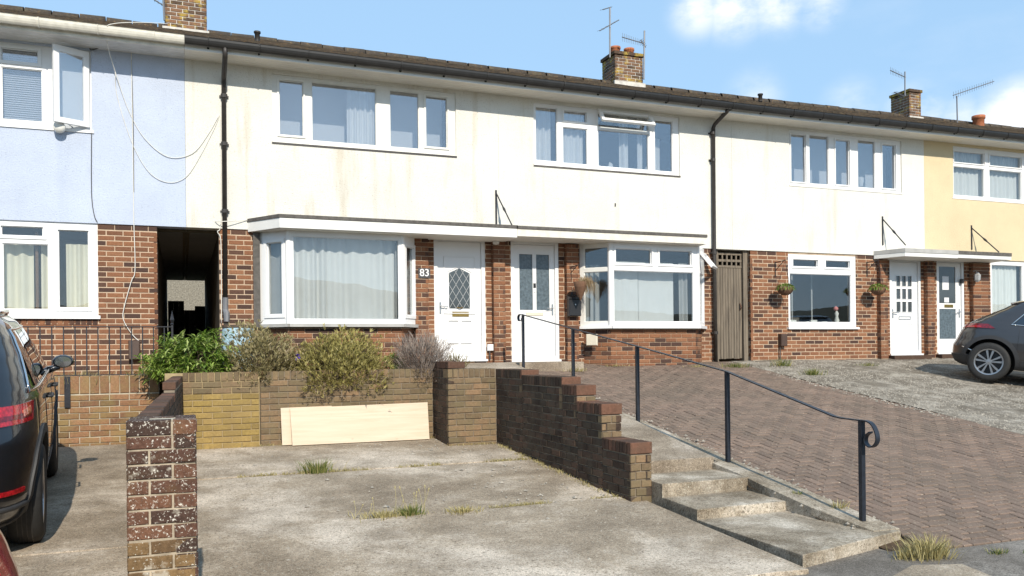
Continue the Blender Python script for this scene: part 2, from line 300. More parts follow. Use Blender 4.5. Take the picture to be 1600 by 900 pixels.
# ---------------------------------------------------------------- mesh building
ORIG = {}
def new_obj(name, me, parent=None, loc=(0, 0, 0)):
    o = bpy.data.objects.new(name, me); col.objects.link(o); o.location = loc
    if parent: o.parent = parent
    return o
def tag(o, label=None, cat=None, group=None, kind=None):
    if label: o['label'] = label
    if cat: o['category'] = cat
    if group: o['group'] = group
    if kind: o['kind'] = kind
    return o
def thing(name, loc, label, cat, group=None, rotz=0):
    o = bpy.data.objects.new(name, None); o.empty_display_size = .2; col.objects.link(o); o.location = loc; o.rotation_euler[2] = rotz
    ORIG[o] = Vector(loc); return tag(o, label, cat, group)
class MB:
    def __init__(s, M=None): s.v, s.f, s.t, s.M = [], [], [], M
    def add(s, vs, fs, t=0.0):
        b = len(s.v)
        s.v += [tuple(s.M @ Vector(p)) if s.M else tuple(p) for p in vs]
        s.f += [tuple(i + b for i in f) for f in fs]; s.t += [t] * len(fs)
    def hexa(s, p, t=0.0):   # 8 corners: 0-3 bottom ccw, 4-7 top ccw
        s.add(p, [(3, 2, 1, 0), (4, 5, 6, 7), (0, 1, 5, 4), (1, 2, 6, 5), (2, 3, 7, 6), (3, 0, 4, 7)], t)
    def box(s, x0, x1, y0, y1, z0, z1, t=0.0):
        s.hexa([(x0, y0, z0), (x1, y0, z0), (x1, y1, z0), (x0, y1, z0), (x0, y0, z1), (x1, y0, z1), (x1, y1, z1), (x0, y1, z1)], t)
    def cbox(s, x0, x1, y0, y1, z0, z1, c=.004, t=0.0):   # front (y0) and top edges chamfered
        v = [(x0 + c, y0, z0 + c), (x1 - c, y0, z0 + c), (x1 - c, y0, z1 - c), (x0 + c, y0, z1 - c),
             (x0, y0 + c, z0), (x1, y0 + c, z0), (x1, y0 + c, z1), (x0, y0 + c, z1), (x0, y1, z0), (x1, y1, z0), (x1, y1, z1), (x0, y1, z1)]
        s.add(v, [(0, 1, 2, 3), (4, 5, 1, 0), (5, 6, 2, 1), (6, 7, 3, 2), (7, 4, 0, 3), (8, 9, 5, 4), (9, 10, 6, 5), (10, 11, 7, 6), (11, 8, 4, 7), (9, 8, 11, 10)], t)
    def slab(s, xs, zs, solid, y0, y1, t=0.0):            # grid of cells in xz, holes where solid() is false
        n, m = len(xs) - 1, len(zs) - 1
        F = [[solid((xs[i] + xs[i + 1]) / 2, (zs[j] + zs[j + 1]) / 2) for j in range(m)] for i in range(n)]
        g = lambda i, j: 0 <= i < n and 0 <= j < m and F[i][j]
        for i in range(n):
            for j in range(m):
                if not F[i][j]: continue
                a, b, c, d = xs[i], xs[i + 1], zs[j], zs[j + 1]
                s.add([(a, y0, c), (b, y0, c), (b, y0, d), (a, y0, d), (a, y1, c), (b, y1, c), (b, y1, d), (a, y1, d)],
                      [(0, 1, 2, 3), (5, 4, 7, 6)] + ([] if g(i - 1, j) else [(4, 0, 3, 7)]) + ([] if g(i + 1, j) else [(1, 5, 6, 2)]) +
                      ([] if g(i, j - 1) else [(4, 5, 1, 0)]) + ([] if g(i, j + 1) else [(3, 2, 6, 7)]), t)
    def holes(s, x0, x1, z0, z1, hs, y0, y1):
        xs = sorted({x0, x1} | {min(max(h[k], x0), x1) for h in hs for k in (0, 1)}); zs = sorted({z0, z1} | {min(max(h[k], z0), z1) for h in hs for k in (2, 3)})
        s.slab(xs, zs, lambda x, z: not any(h[0] < x < h[1] and h[2] < z < h[3] for h in hs), y0, y1)
    def tube(s, pts, r, n=8, cap=True, t=0.0):
        pts = [Vector(p) for p in pts]; b = []; vs = []; prev = None
        for i, p in enumerate(pts):
            d = (pts[min(i + 1, len(pts) - 1)] - pts[max(i - 1, 0)]).normalized()
            a = d.orthogonal().normalized() if prev is None else (prev - d * prev.dot(d)).normalized()
            prev = a; c = d.cross(a); rr = r[i] if isinstance(r, (list, tuple)) else r
            vs += [p + (a * math.cos(k * 2 * math.pi / n) + c * math.sin(k * 2 * math.pi / n)) * rr for k in range(n)]
        fs = [(i * n + k, i * n + (k + 1) % n, (i + 1) * n + (k + 1) % n, (i + 1) * n + k) for i in range(len(pts) - 1) for k in range(n)]
        if cap: fs += [tuple(range(n - 1, -1, -1)), tuple(range((len(pts) - 1) * n, len(pts) * n))]
        s.add(vs, fs, t)
    def bar(s, pts, w, h, side=None):    # flat bar: cross-section w (side) x h (other)
        pts = [Vector(p) for p in pts]; vs = []
        for i, p in enumerate(pts):
            d = (pts[min(i + 1, len(pts) - 1)] - pts[max(i - 1, 0)]).normalized()
            a = Vector(side) - d * Vector(side).dot(d); a.normalize(); c = d.cross(a)
            vs += [p + a * sa * w / 2 + c * sc * h / 2 for sa, sc in ((-1, -1), (1, -1), (1, 1), (-1, 1))]
        fs = [(i * 4 + k, i * 4 + (k + 1) % 4, (i + 1) * 4 + (k + 1) % 4, (i + 1) * 4 + k) for i in range(len(pts) - 1) for k in range(4)]
        fs += [(3, 2, 1, 0), tuple(range(len(vs) - 4, len(vs)))]
        s.add(vs, fs)
    def lathe(s, prof, c=(0, 0, 0), n=20, axis='z', t=0.0):
        vs = []; c = Vector(c)
        for (r, h) in prof:
            for k in range(n):
                a = k * 2 * math.pi / n; x, y = r * math.cos(a), r * math.sin(a)
                vs.append(c + (Vector((x, y, h)) if axis == 'z' else Vector((x, h, y)) if axis == 'y' else Vector((h, x, y))))
        s.add(vs, [(i * n + k, i * n + (k + 1) % n, (i + 1) * n + (k + 1) % n, (i + 1) * n + k) for i in range(len(prof) - 1) for k in range(n)], t)
    def prism(s, poly, z0, z1):          # poly list of (x,y); z0/z1 numbers or functions
        n = len(poly); f = lambda z, p: z(*p) if callable(z) else z
        vs = [(p[0], p[1], f(z0, p)) for p in poly] + [(p[0], p[1], f(z1, p)) for p in poly]
        s.add(vs, [tuple(range(n - 1, -1, -1)), tuple(range(n, 2 * n))] + [(i, (i + 1) % n, (i + 1) % n + n, i + n) for i in range(n)])
    def mesh(s, name, mat, smooth=False, off=None):
        me = bpy.data.meshes.new(name)
        me.from_pydata([(x - off.x, y - off.y, z - off.z) for x, y, z in s.v] if off else s.v, [], s.f)
        if any(s.t):
            at = me.attributes.new('tint', 'FLOAT', 'FACE'); at.data.foreach_set('value', s.t)
        me.materials.append(MATS[mat] if isinstance(mat, str) else mat)
        if smooth: me.polygons.foreach_set('use_smooth', [True] * len(me.polygons))
        me.update(); return me
    def build(s, name, mat, parent=None, smooth=False, local=False, kind=None):
        off = None
        if parent is not None and not local: off = ORIG.get(parent, Vector())
        o = new_obj(name, s.mesh(name, mat, smooth, off), parent)
        if off is not None: ORIG[o] = off
        elif parent is not None: ORIG[o] = Vector()
        else: ORIG[o] = Vector()
        if kind: o['kind'] = kind
        return o
    def top(s, name, mat, label, cat, group=None, smooth=False, base=None):   # a one-mesh thing with its origin at its base
        vs = s.v; b = base or Vector((sum(p[0] for p in vs) / len(vs), sum(p[1] for p in vs) / len(vs), min(p[2] for p in vs)))
        o = new_obj(name, s.mesh(name, mat, smooth, b), None, b); ORIG[o] = b
        return tag(o, label, cat, group)
def structure(name, mb, mat, smooth=False):
    return tag(mb.build(name, mat, None, smooth), kind='structure')
def frameM(O, u):     # local x along u, local y into the wall, z up
    u = Vector((u[0], u[1], 0)).normalized(); v = Vector((-u.y, u.x, 0))
    return Matrix(((u.x, v.x, 0, O[0]), (u.y, v.y, 0, O[1]), (0, 0, 1, O[2]), (0, 0, 0, 1)))

# ---------------------------------------------------------------- bricks
BR = {}
def brick_mesh(w, h, d, b, mat):
    key = (round(w, 3), round(h, 3), round(d, 3), b, mat)
    if key not in BR:
        mb = MB(); mb.cbox(0, w, 0, d, 0, h, .005 if w > .05 else .003, .001 + b / 9.0); BR[key] = mb.mesh('brick', mat)
    return BR[key]
def pick_tint(dark=.2):
    return random.uniform(0, .16) if random.random() < dark else random.uniform(.3, 1)
# a spec: (corner point, u direction, w, h, depth, tint, material)
def bricks(specs, O, u, length, z0, z1, mat, openings=(), course=.075, stretch=.225, joint=.010, depth=.045, start=0.0, bond='stretcher', dark=.2, proud=.0, pattern=None, row0=0):
    u = Vector((u[0], u[1], 0)).normalized(); v = Vector((-u.y, u.x, 0)); O = Vector((O[0], O[1], 0))
    nrow = int(math.ceil((z1 - z0) / course - .2))
    for r in range(nrow):
        za = z0 + r * course; zb = min(za + course - joint, z1)
        if zb - za < .02: continue
        if pattern: widths = pattern[(r + row0) % len(pattern)]; x = 0.0; ivs = []
        else:
            ivs = []; x = start - (stretch / 2 if (r + row0) % 2 else 0)
            widths = None
        if widths:
            for w in widths: ivs.append((x, x + w - joint)); x += w
        else:
            while x < length:
                ivs.append((x, x + stretch - joint)); x += stretch
        for a, b in ivs:
            a, b = max(a, 0), min(b, length)
            segs = [(a, b)]
            for (o0, o1, p0, p1) in openings:
                ov = min(zb, p1) - max(za, p0)
                if ov > .3 * (zb - za):
                    ns = []
                    for a_, b_ in segs:
                        if o1 <= a_ or o0 >= b_: ns.append((a_, b_)); continue
                        if o0 > a_: ns.append((a_, o0))
                        if o1 < b_: ns.append((o1, b_))
                    segs = ns
            for a_, b_ in segs:
                if b_ - a_ < .03: continue
                pr = proud + random.uniform(-.0015, .0025)
                specs.append((O + u * a_ - v * pr + Vector((0, 0, za)), u, b_ - a_, zb - za, depth, pick_tint(dark), mat))
def soldiers(specs, O, u, length, z0, h, mat, depth=.1, w=.075, joint=.010, dark=.3, proud=0, j=.002):
    u = Vector((u[0], u[1], 0)).normalized(); v = Vector((-u.y, u.x, 0)); O = Vector((O[0], O[1], 0)); n = max(1, round(length / w)); ww = length / n
    for i in range(n):
        specs.append((O + u * (i * ww) - v * (proud + random.uniform(-j, j)) + Vector((0, 0, z0 + random.uniform(-j, j))), u, ww - joint, h, depth, pick_tint(dark), mat))
def emit(parent, specs, limit=270, name='brick', low=None):
    o0 = ORIG[parent]
    def score(sp):
        p = PIX(sp[0] + sp[1] * sp[2] / 2)
        if not (-20 < p[0] < 1620 and -20 < p[1] < 920): return 1e6
        n = Vector((sp[1].y, -sp[1].x, 0)); face = abs(n.dot((CAM - sp[0]).normalized()))
        s_ = p[2] ** 2 / max(.05, face * sp[2])
        return s_ + (1e4 if low and low(sp[0]) else 0)
    specs = sorted(specs, key=score)
    for sp in specs[:limit]:
        if score(sp) > 9e5: break
        me = brick_mesh(sp[2], sp[3], sp[4], int(min(8, sp[5] * 9)), sp[6])
        o = bpy.data.objects.new(name, me); col.objects.link(o); o.parent = parent
        jt = .0 if sp[6] == 'facade_brick' else 1.0
        o.location = sp[0] - o0; o.rotation_euler = (random.gauss(0, .008) * jt, random.gauss(0, .009) * jt, math.atan2(sp[1].y, sp[1].x) + random.gauss(0, .006) * jt)
    k = next((i for i, sp in enumerate(specs[:limit]) if score(sp) > 9e5), min(limit, len(specs)))
    rest = specs[k:]
    by = {}
    for sp in rest: by.setdefault(sp[6], []).append(sp)
    for m, l in by.items():
        mb = MB()
        for sp in l:
            mb.M = frameM(sp[0], sp[1]); mb.cbox(0, sp[2], 0, sp[4], 0, sp[3], .005, sp[5] + .001)
        mb.build('brickwork', m, parent, kind='stuff')

# ---------------------------------------------------------------- windows, doors
def wavy(mb, x0, x1, z0, z1, y, amp=.025, wl=.11, seed=0, gather=0):
    n = max(6, int((x1 - x0) / wl * 8)); rnd = random.Random(seed); ph = rnd.uniform(0, 6); vs = []
    for i in range(n + 1):
        t = i / n; x = x0 + (x1 - x0) * t
        yy = y + amp * math.sin(x / wl * 2 * math.pi + ph + .8 * math.sin(x * 9 + ph)) + amp * .4 * math.sin(x / wl * 3.7 + 2 * ph)
        vs += [(x, yy, z0), (x + rnd.uniform(-.004, .004), y + (yy - y) * .6, z1)]
    mb.add(vs, [(2 * i, 2 * i + 2, 2 * i + 3, 2 * i + 1) for i in range(n)])
def window(house, O, u, w, h, lights, mat='upvc', glass='glass', depth=.07, sill=None, curtains=(), name='window', sash_mat=None, sill_ext=.03):
    """lights: (x0,x1,z0,z1,sash) glass openings in metres from the frame's lower-left corner"""
    M = frameM(O, u); mb = MB(M)
    mb.holes(0, w, 0, h, [l[:4] for l in lights], 0, depth)
    win = mb.build(name, mat, house)
    for l in lights:
        x0, x1, z0, z1 = l[:4]
        g = MB(M); g.box(x0 - .005, x1 + .005, .032, .042, z0 - .005, z1 + .005); g.build('pane', glass, win)
        bd = MB(M); e = .012
        bd.holes(x0, x1, z0, z1, [(x0 + e, x1 - e, z0 + e, z1 - e)], .016, .031); bd.build('glazing_bead', mat, win)
        if len(l) > 4 and l[4]:
            q = l[4] if isinstance(l[4], float) else .042
            sb = MB(M); sb.holes(x0 - q, x1 + q, z0 - q, z1 + q, [(x0, x1, z0, z1)], -.016, -.001); sb.build('sash', sash_mat or mat, win)
    if sill:
        sb = MB(M); sb.box(-sill_ext, w + sill_ext, -sill[0], depth, -sill[1], -.001); sb.build('sill', sill[2], win)
    for c in curtains:
        cb = MB(M); wavy(cb, c[0], c[1], c[2], c[3], c[5] if len(c) > 5 else .16, c[6] if len(c) > 6 else .025, c[7] if len(c) > 7 else .11, seed=int(c[0] * 77)); cb.build('curtain', c[4], win, True)
    return win, M
def winpx(house, xl, xr, yt, yb, cells, Y=0.0, **kw):
    """yt, yb: (y at xl, y at xr). cells: (x0,x1, f0, f1, sash): pixel columns and height fractions of the glass"""
    ym = (yt[0] + yb[0]) / 2; z0 = (fz(xl, yb[0], Y) + fz(xr, yb[1], Y)) / 2; z1 = (fz(xl, yt[0], Y) + fz(xr, yt[1], Y)) / 2
    X0, X1 = fx(xl, ym, Y), fx(xr, (yt[1] + yb[1]) / 2, Y); h = z1 - z0
    ls = [(fx(c[0], ym, Y) - X0, fx(c[1], ym, Y) - X0, c[2] * h, c[3] * h) + tuple(c[4:]) for c in cells]
    return X0, X1, z0, z1, ls

# ================================================================ the setting
mb = MB(); S = 600
mb.add([(-S, -S, -.45), (S, -S, -.45), (S, S, -.45), (-S, S, -.45)], [(0, 1, 2, 3)]); structure('ground', mb, 'grass_ground')
mb = MB(); mb.box(-70, 90, -18.5, -11.45, -.4, -.10); structure('road', mb, 'asphalt')
mb = MB(); mb.hexa([(-70, -11.3, -.4), (90, -11.3, -.4), (90, -8.3, -.4), (-70, -8.3, -.4), (-70, -11.3, .05), (90, -11.3, .05), (90, -8.3, .092), (-70, -8.3, .092)]); structure('pavement', mb, 'asphalt')
kb = structure('kerb', (lambda m: (m.box(-70, 90, -11.45, -11.30, -.4, .03), m)[1])(MB()), 'concrete')
mb = MB(); mb.box(-70, 90, -20.5, -18.5, -.4, .02); structure('far_pavement', mb, 'asphalt')
# a rise across the road (only its mirror image in the glass shows)
mb = MB(); nx, ny = 260, 14; vs = []
for j in range(ny + 1):
    for i in range(nx + 1):
        x = -150 + 300 * i / nx; y = -45 - 90 * j / ny; h = (1 - math.cos(math.pi * min(1, j / 7))) / 2 * (8.5 + 2.2 * math.sin(x * .05 + 1) + 1.2 * math.sin(x * .13)) - .4
        vs.append((x, y, h * .92 + (noise.noise(Vector((x * .5, y * .2, 0))) * .5 + noise.noise(Vector((x * 1.7, y * .5, 4))) * .3 if j > 3 else 0)))
mb.add(vs, [(j * (nx + 1) + i, (j + 1) * (nx + 1) + i, (j + 1) * (nx + 1) + i + 1, j * (nx + 1) + i + 1) for j in range(ny) for i in range(nx)])
structure('hill', mb, 'hill_green', True)
# parking pads: concrete bays poured with joints between
def slab_piece(parent, poly, zf, mat, thick=.12, gap=.010, dz=0, name='concrete_slab'):
    # ragged-edged flat piece following zf
    n = len(poly); pts = []
    for i in range(n):
        a, b = Vector(poly[i]), Vector(poly[(i + 1) % n]); L_ = (b - a).length; k = max(1, int(L_ / .25)); nrm = Vector((-(b - a).y, (b - a).x)).normalized()
        for q in range(k):
            p = a.lerp(b, q / k)
            pts.append(p + nrm * (noise.noise(Vector((p.x * 3, p.y * 3, 3))) * .006 + gap if q else gap))
    cen = sum(pts, Vector((0, 0))) / len(pts); m = len(pts); c = .004
    mb = MB(); z = lambda p: zf(p.x, p.y) + dz + noise.noise(Vector((p.x * .9, p.y * .9, 1))) * .006
    vs = [(p.x, p.y, z(p) - thick) for p in pts] + [(p.x, p.y, z(p) - c) for p in pts] + [((p + (cen - p).normalized() * c).x, (p + (cen - p).normalized() * c).y, z(p)) for p in pts] + [(cen.x, cen.y, z(cen))]
    fs = [(i, (i + 1) % m, (i + 1) % m + m, i + m) for i in range(m)] + [(i + m, (i + 1) % m + m, (i + 1) % m + 2 * m, i + 2 * m) for i in range(m)] + [(i + 2 * m, (i + 1) % m + 2 * m, 3 * m) for i in range(m)]
    mb.add(vs, fs); return mb.build(name, mat, parent)
J1 = PP(500, 738, zpad).y; J2 = PP(620, 810, zpad).y
def padbase(name, x0, x1, y0, y1):
    b = MB(); b.add([(x0, y0, zpad(0, y0) - .035), (x1, y0, zpad(0, y0) - .035), (x1, y1, zpad(0, y1) - .035), (x0, y1, zpad(0, y1) - .035)], [(0, 1, 2, 3)])
    b.add([(x0, y0, -.4), (x1, y0, -.4), (x1, y0, zpad(0, y0) - .035), (x0, y0, zpad(0, y0) - .035)], [(0, 1, 2, 3)])
    return structure(name, b, 'soil')
PADY0, PADY1 = -8.99, -2.45
pad = padbase('parking_pad', -.1, 3.97, PADY0, PADY1)
slab_piece(pad, [(-.1, J1), (3.95, J1 + .05), (3.95, PADY1), (-.1, PADY1)], zpad, 'concrete', gap=.02)
slab_piece(pad, [(-.1, J2), (3.95, J2 + .12), (3.95, J1 + .05), (-.1, J1)], zpad, 'concrete', dz=-.004, gap=.02)
slab_piece(pad, [(-.1, PADY0), (3.95, PADY0), (3.95, J2 + .12), (-.1, J2)], zpad, 'concrete', dz=.008, gap=.02)
pad2 = padbase('neighbour_parking_pad', -8, -.12, PADY0, -2.0)
slab_piece(pad2, [(-8, -4.6), (-.16, -4.6), (-.16, -2.0), (-8, -2.0)], zpad, 'concrete')
slab_piece(pad2, [(-8, -6.9), (-.26, -6.9), (-.16, -4.6), (-8, -4.6)], zpad, 'concrete', dz=.005)
slab_piece(pad2, [(-8, PADY0), (-.3, PADY0), (-.26, -6.9), (-8, -6.9)], zpad, 'concrete')
# soil of the raised planter and front strips, garden behind
mb = MB(); mb.box(-.05, 3.72, -2.55, 0.2, .2, EYE - .24); structure('planter_soil', mb, 'soil')
mb = MB(); mb.box(-8, -.12, -1.75, .2, .2, EYE - .32); structure('front_strip_soil', mb, 'soil')
mb = MB(); mb.box(-30, 50, 9.3, 60, .2, EYE - .2); structure('back_garden', mb, 'grass_ground')
mb = MB(); mb.box(-.356, .517, 0.2, 9.3, .2, EYE - .25); structure('passage_floor', mb, 'concrete')
mb = MB(); mb.box(-8, 26, .2, 9.3, .1, EYE - .27); structure('house_plinth', mb, 'concrete')

# block paved drive and the rough tarmac beside it
PVX0, PVX1, PVY0, PVY1 = 5.22, 9.75, -8.85, -.02
mb = MB(); mb.add([(4.9, PVY0, zdrive(0, PVY0) - .03), (PVX1 + .1, PVY0, zdrive(0, PVY0) - .03), (PVX1 + .1, PVY1, zdrive(0, PVY1) - .03), (4.9, PVY1, zdrive(0, PVY1) - .03)], [(0, 1, 2, 3)])
mb.add([(4.9, PVY0, -.4), (PVX1 + .1, PVY0, -.4), (PVX1 + .1, PVY0, zdrive(0, PVY0) - .03), (4.9, PVY0, zdrive(0, PVY0) - .03)], [(0, 1, 2, 3)])
drive = structure('block_paved_drive', mb, 'soil'); ORIG[drive] = Vector()
slope = math.atan(.147); pave = []
bw, bl, g = .1, .2, .009
# 90 degree herringbone: unit cell of 0.4 x 0.4 repeated diagonally
for i in range(-60, 130):
    for j in range(-60, 130):
        # bricks run in a stepped diagonal: horizontal one at (i,j) with (i - j) % 4 == 0, vertical one with (i - j) % 4 == 3
        k = (i - j) % 4
        if k == 0: w, h = 2, 1
        elif k == 3: w, h = 1, 2
        else: continue
        x0, y0 = PVX0 + i * bw, PVY0 + j * bw; x1, y1 = x0 + w * bw, y0 + h * bw
        if k == 3: pass
        cx0, cx1, cy0, cy1 = max(x0, PVX0), min(x1, PVX1), max(y0, PVY0), min(y1, PVY1)
        if cx1 - cx0 < .03 or cy1 - cy0 < .03: continue
        pave.append((cx0 + g / 2, cx1 - g / 2, cy0 + g / 2, cy1 - g / 2, random.uniform(0.02, 1)))
def pave_dz(x, y): return noise.noise(Vector((x * .55, y * .55, 7))) * .022 + random.uniform(-.003, .003)
def pkey(p):
    q = PIX(((p[0] + p[1]) / 2, (p[2] + p[3]) / 2, zdrive(0, (p[2] + p[3]) / 2)))
    return q[2] if (0 < q[0] < 1600 and 0 < q[1] < 900) else 1e5
pave.sort(key=pkey); PM = {}
rest = MB()
for n_, p in enumerate(pave):
    cx, cy = (p[0] + p[1]) / 2, (p[2] + p[3]) / 2; z = zdrive(0, cy) + pave_dz(cx, cy)
    w, h = p[1] - p[0], p[3] - p[2]; c = .006
    def top(mb, M, t):
        mb.M = M; mb.add([(-w / 2, -h / 2, -.05), (w / 2, -h / 2, -.05), (w / 2, h / 2, -.05), (-w / 2, h / 2, -.05), (-w / 2, -h / 2, -c), (w / 2, -h / 2, -c), (w / 2, h / 2, -c), (-w / 2, h / 2, -c),
                (-w / 2 + c, -h / 2 + c, 0), (w / 2 - c, -h / 2 + c, 0), (w / 2 - c, h / 2 - c, 0), (-w / 2 + c, h / 2 - c, 0)],
               [(8, 9, 10, 11), (4, 5, 9, 8), (5, 6, 10, 9), (6, 7, 11, 10), (7, 4, 8, 11), (0, 1, 5, 4), (1, 2, 6, 5), (2, 3, 7, 6), (3, 0, 4, 7)], t)
    rot = (slope + random.uniform(-.012, .012), random.uniform(-.012, .012), random.uniform(-.006, .006))
    if n_ < 290:
        key = (round(w, 2), round(h, 2), int(p[4] * 6))
        if key not in PM: m_ = MB(); top(m_, None, p[4]); PM[key] = m_.mesh('paving_block', 'paver')
        o = bpy.data.objects.new('paving_block', PM[key]); col.objects.link(o); o.parent = drive; o.location = (cx, cy, z); o.rotation_euler = rot
    else:
        from mathutils import Euler
        top(rest, Matrix.Translation((cx, cy, z)) @ Euler(rot).to_matrix().to_4x4(), p[4])
rest.M = None; rest.build('paving_blocks', 'paver', drive, kind='stuff')
mb = MB(); X0, X1 = PVX1 + .02, 40; nx, ny = 90, 44; vs = []
for j in range(ny + 1):
    for i in range(nx + 1):
        t = i / nx; x = X0 + (X1 - X0) * t ** 1.6; y = PVY0 + (PVY1 - PVY0) * j / ny
        vs.append((x, y, zdrive(0, y) + .0 + noise.noise(Vector((x * .6, y * .6, 7))) * .025))
mb.add(vs, [(j * (nx + 1) + i, j * (nx + 1) + i + 1, (j + 1) * (nx + 1) + i + 1, (j + 1) * (nx + 1) + i) for j in range(ny) for i in range(nx)])
mb.add([(X0, PVY0, -.4), (X1, PVY0, -.4), (X1, PVY0, zdrive(0, PVY0)), (X0, PVY0, zdrive(0, PVY0))], [(0, 1, 2, 3)])
gdrive = structure('rough_tarmac_drive', mb, 'gravel_tarmac', True); ORIG[gdrive] = Vector()
mb = MB()                                     # loose stone chips
for i in range(9500):
    x = X0 - .25 + abs(random.gauss(0, 1)) * 2.2; y = random.uniform(-8.4, -.15)
    if random.random() < .35: x = random.uniform(X0, 15)
    if noise.noise(Vector((x * .7, y * .7, 2))) < -.28: continue
    r = random.uniform(.006, .02); z = zdrive(0, y) + noise.noise(Vector((x * .6, y * .6, 7))) * .025
    a = random.uniform(0, 6); M = Matrix.Translation((x, y, z)) @ Matrix.Rotation(a, 4, 'Z'); mb.M = M
    mb.add([(-r, -r * .7, -.004), (r, -r * .6, -.004), (r * .7, r * .8, -.004), (-r * .8, r * .7, -.004), (r * .2, 0, r * .75)], [(0, 1, 4), (1, 2, 4), (2, 3, 4), (3, 0, 4)], .5)
mb.M = None; mb.build('stone_chips', 'stone_chip', gdrive, kind='stuff')
mb = MB(); mb.prism([(PP(x, y, lambda X, Y: .10).x, PP(x, y, lambda X, Y: .10).y) for x, y in ((1370, 915), (1585, 915), (1503, 882), (1425, 884))], 0, lambda X, Y: .104); structure('crossover_slab', mb, 'concrete')

# ================================================================ garden walls
def wall_thing(name, loc, label): return thing(name, loc, label, 'wall')
# --- front pier with the low half-brick wall running back from it
PF = PY(252, 657, -9.03); pz1 = PF.z; px0, px1 = fx(197, 700, -9.03), fx(307.5, 700, -9.03)
pier = wall_thing('boundary_wall', ((px0 + px1) / 2, -8.9, .05), 'low brick wall with a lichen-spotted brick pier between the two parking pads')
pw = px1 - px0; yb = -9.03 + .335
mb = MB(); mb.box(px0 + .007, px1 - .007, -9.023, yb - .007, -.05, pz1 - .008); core = mb.build('core', 'pier_mortar', pier)
sp = []; k = pw / .336; nco = 17; z0 = pz1 - nco * .075 + .010
A = [[.1125 * k, .2235 * k], [.2235 * k, .1125 * k]]
bricks(sp, (px0, -9.03), (1, 0), pw + .01, z0 + 9 * .075, pz1 - .08, 'pier_brick', pattern=A, depth=.1, dark=.3, row0=1)
bricks(sp, (px0, -9.03), (1, 0), pw + .01, z0, z0 + 9 * .075 - .012, 'moss_brick', pattern=A, depth=.1, dark=.2)
bricks(sp, (px0, -9.03), (1, 0), pw + .01, pz1 - .075, pz1, 'pier_brick', pattern=[[pw * .66, pw * .34]], course=.085, depth=.1, dark=.3)
bricks(sp, (px1, -9.03), (0, 1), .335, z0, pz1, 'pier_brick', pattern=[A[0], A[1]], depth=.1, dark=.3)
bricks(sp, (px0, yb), (0, -1), .335, z0, pz1, 'pier_brick', pattern=[A[0], A[1]], depth=.1, dark=.3)
bricks(sp, (px1, yb), (-1, 0), pw, z0, pz1, 'pier_brick', pattern=A, depth=.1, dark=.3)
mb = MB(); mb.box(px0 + .09, px1 - .09, -8.94, yb - .09, pz1 - .02, pz1 - .004); mb.build('pier_cap', 'pale_mortar', pier)
# wall behind: right face from (-.14) at the pier to 0 at the planter
wa, wb = Vector((-.135, yb + .0)), Vector((-.005, -2.68)); wd = (wb - wa).normalized(); wl = (wb - wa).length; wn = Vector((wd.y, -wd.x))  # points right (+X)
ztop = PX(240, 655, -.14).z; zt0 = EYE - .325; zt1 = EYE - .235; ystep = -5.4; ls = (ystep - wa.y) / wd.y
def wquad(a, b, th, zlo, zhi, mb):
    q = [a, b, b - wn * th, a - wn * th]
    mb.hexa([(p.x, p.y, zlo) for p in q] + [(p.x, p.y, zhi) for p in q])
mb = MB(); wquad(wa - wn * .006, wb - wn * .006, .09, .0, zt0 - .07, mb); wquad(wa + wd * ls - wn * .006, wb - wn * .006, .09, .0, zt1 - .07, mb)
c2 = mb.build('core', 'dark_mortar', pier)
ul = (wd.x, wd.y)
def colup(P, z): return (P.x, P.y)
bricks(sp, (wa.x, wa.y), ul, wl, zt0 - .068 - 15 * .075, zt0 - .068, 'shaded_wall_brick', depth=.05, dark=.4)  # right face coloured darker than the left, shade painted in
bricks(sp, (wa + wd * ls), ul, wl - ls, zt0 - .068, zt1 - .066, 'shaded_wall_brick', depth=.05, dark=.4)
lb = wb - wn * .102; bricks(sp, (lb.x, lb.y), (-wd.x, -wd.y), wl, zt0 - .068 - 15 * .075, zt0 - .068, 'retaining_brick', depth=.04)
soldiers(sp, (wa.x + wn.x * .004, wa.y), ul, ls, zt0 - .065, .065, 'coping_brick', depth=.11, w=.225, dark=.6)
P = wa + wd * ls + wn * .004; soldiers(sp, (P.x, P.y), ul, wl - ls, zt1 - .065, .065, 'coping_brick', depth=.11, w=.225, dark=.6)
emit(pier, sp, 285)

# --- planter wall: mossy yellow stretch, main stretch, projecting pier
YP, YY, YPP = -2.65, -2.70, -3.35
plan = wall_thing('planter_wall', (1.8, YP, EYE - 1.1), 'brick planter wall with a mossy yellow stretch, soldier coping and end pier')
X_a, X_b = fx(286, 640, YY), fx(406, 640, YY); X_c = 3.12; X_d = 3.76; ptop = EYE - .195
mb = MB(); mb.box(X_a - .2, X_b, YY + .012, YY + .22, .2, ptop - .01); mb.build('core', 'yellow_mortar', plan)
mb = MB(); mb.box(X_b + .012, X_c + .1, YP + .012, YP + .22, .2, ptop - .01); mb.box(X_c + .012, X_d + .02, YPP + .012, YP + .2, .2, ptop - .01); mb.build('core', 'dark_mortar', plan)
sp = []; sz = .112
zb0 = ptop - sz - 15 * .075
bricks(sp, (X_a, YY), (1, 0), X_b - X_a - .01, zb0, zb0 + 13 * .075 - .005, 'yellow_brick', dark=.1, depth=.08)
bricks(sp, (X_a, YY), (1, 0), X_b - X_a - .01, zb0 + 13 * .075, ptop - sz - .005, 'planter_brick', dark=.1, depth=.08, row0=1)
soldiers(sp, (X_a, YY), (1, 0), X_b - X_a - .01, ptop - sz, sz - .005, 'planter_brick', depth=.215, w=.075)
bricks(sp, (X_b + .015, YP), (1, 0), X_c - X_b - .02, zb0, ptop - sz - .005, 'planter_brick', depth=.08, row0=1)
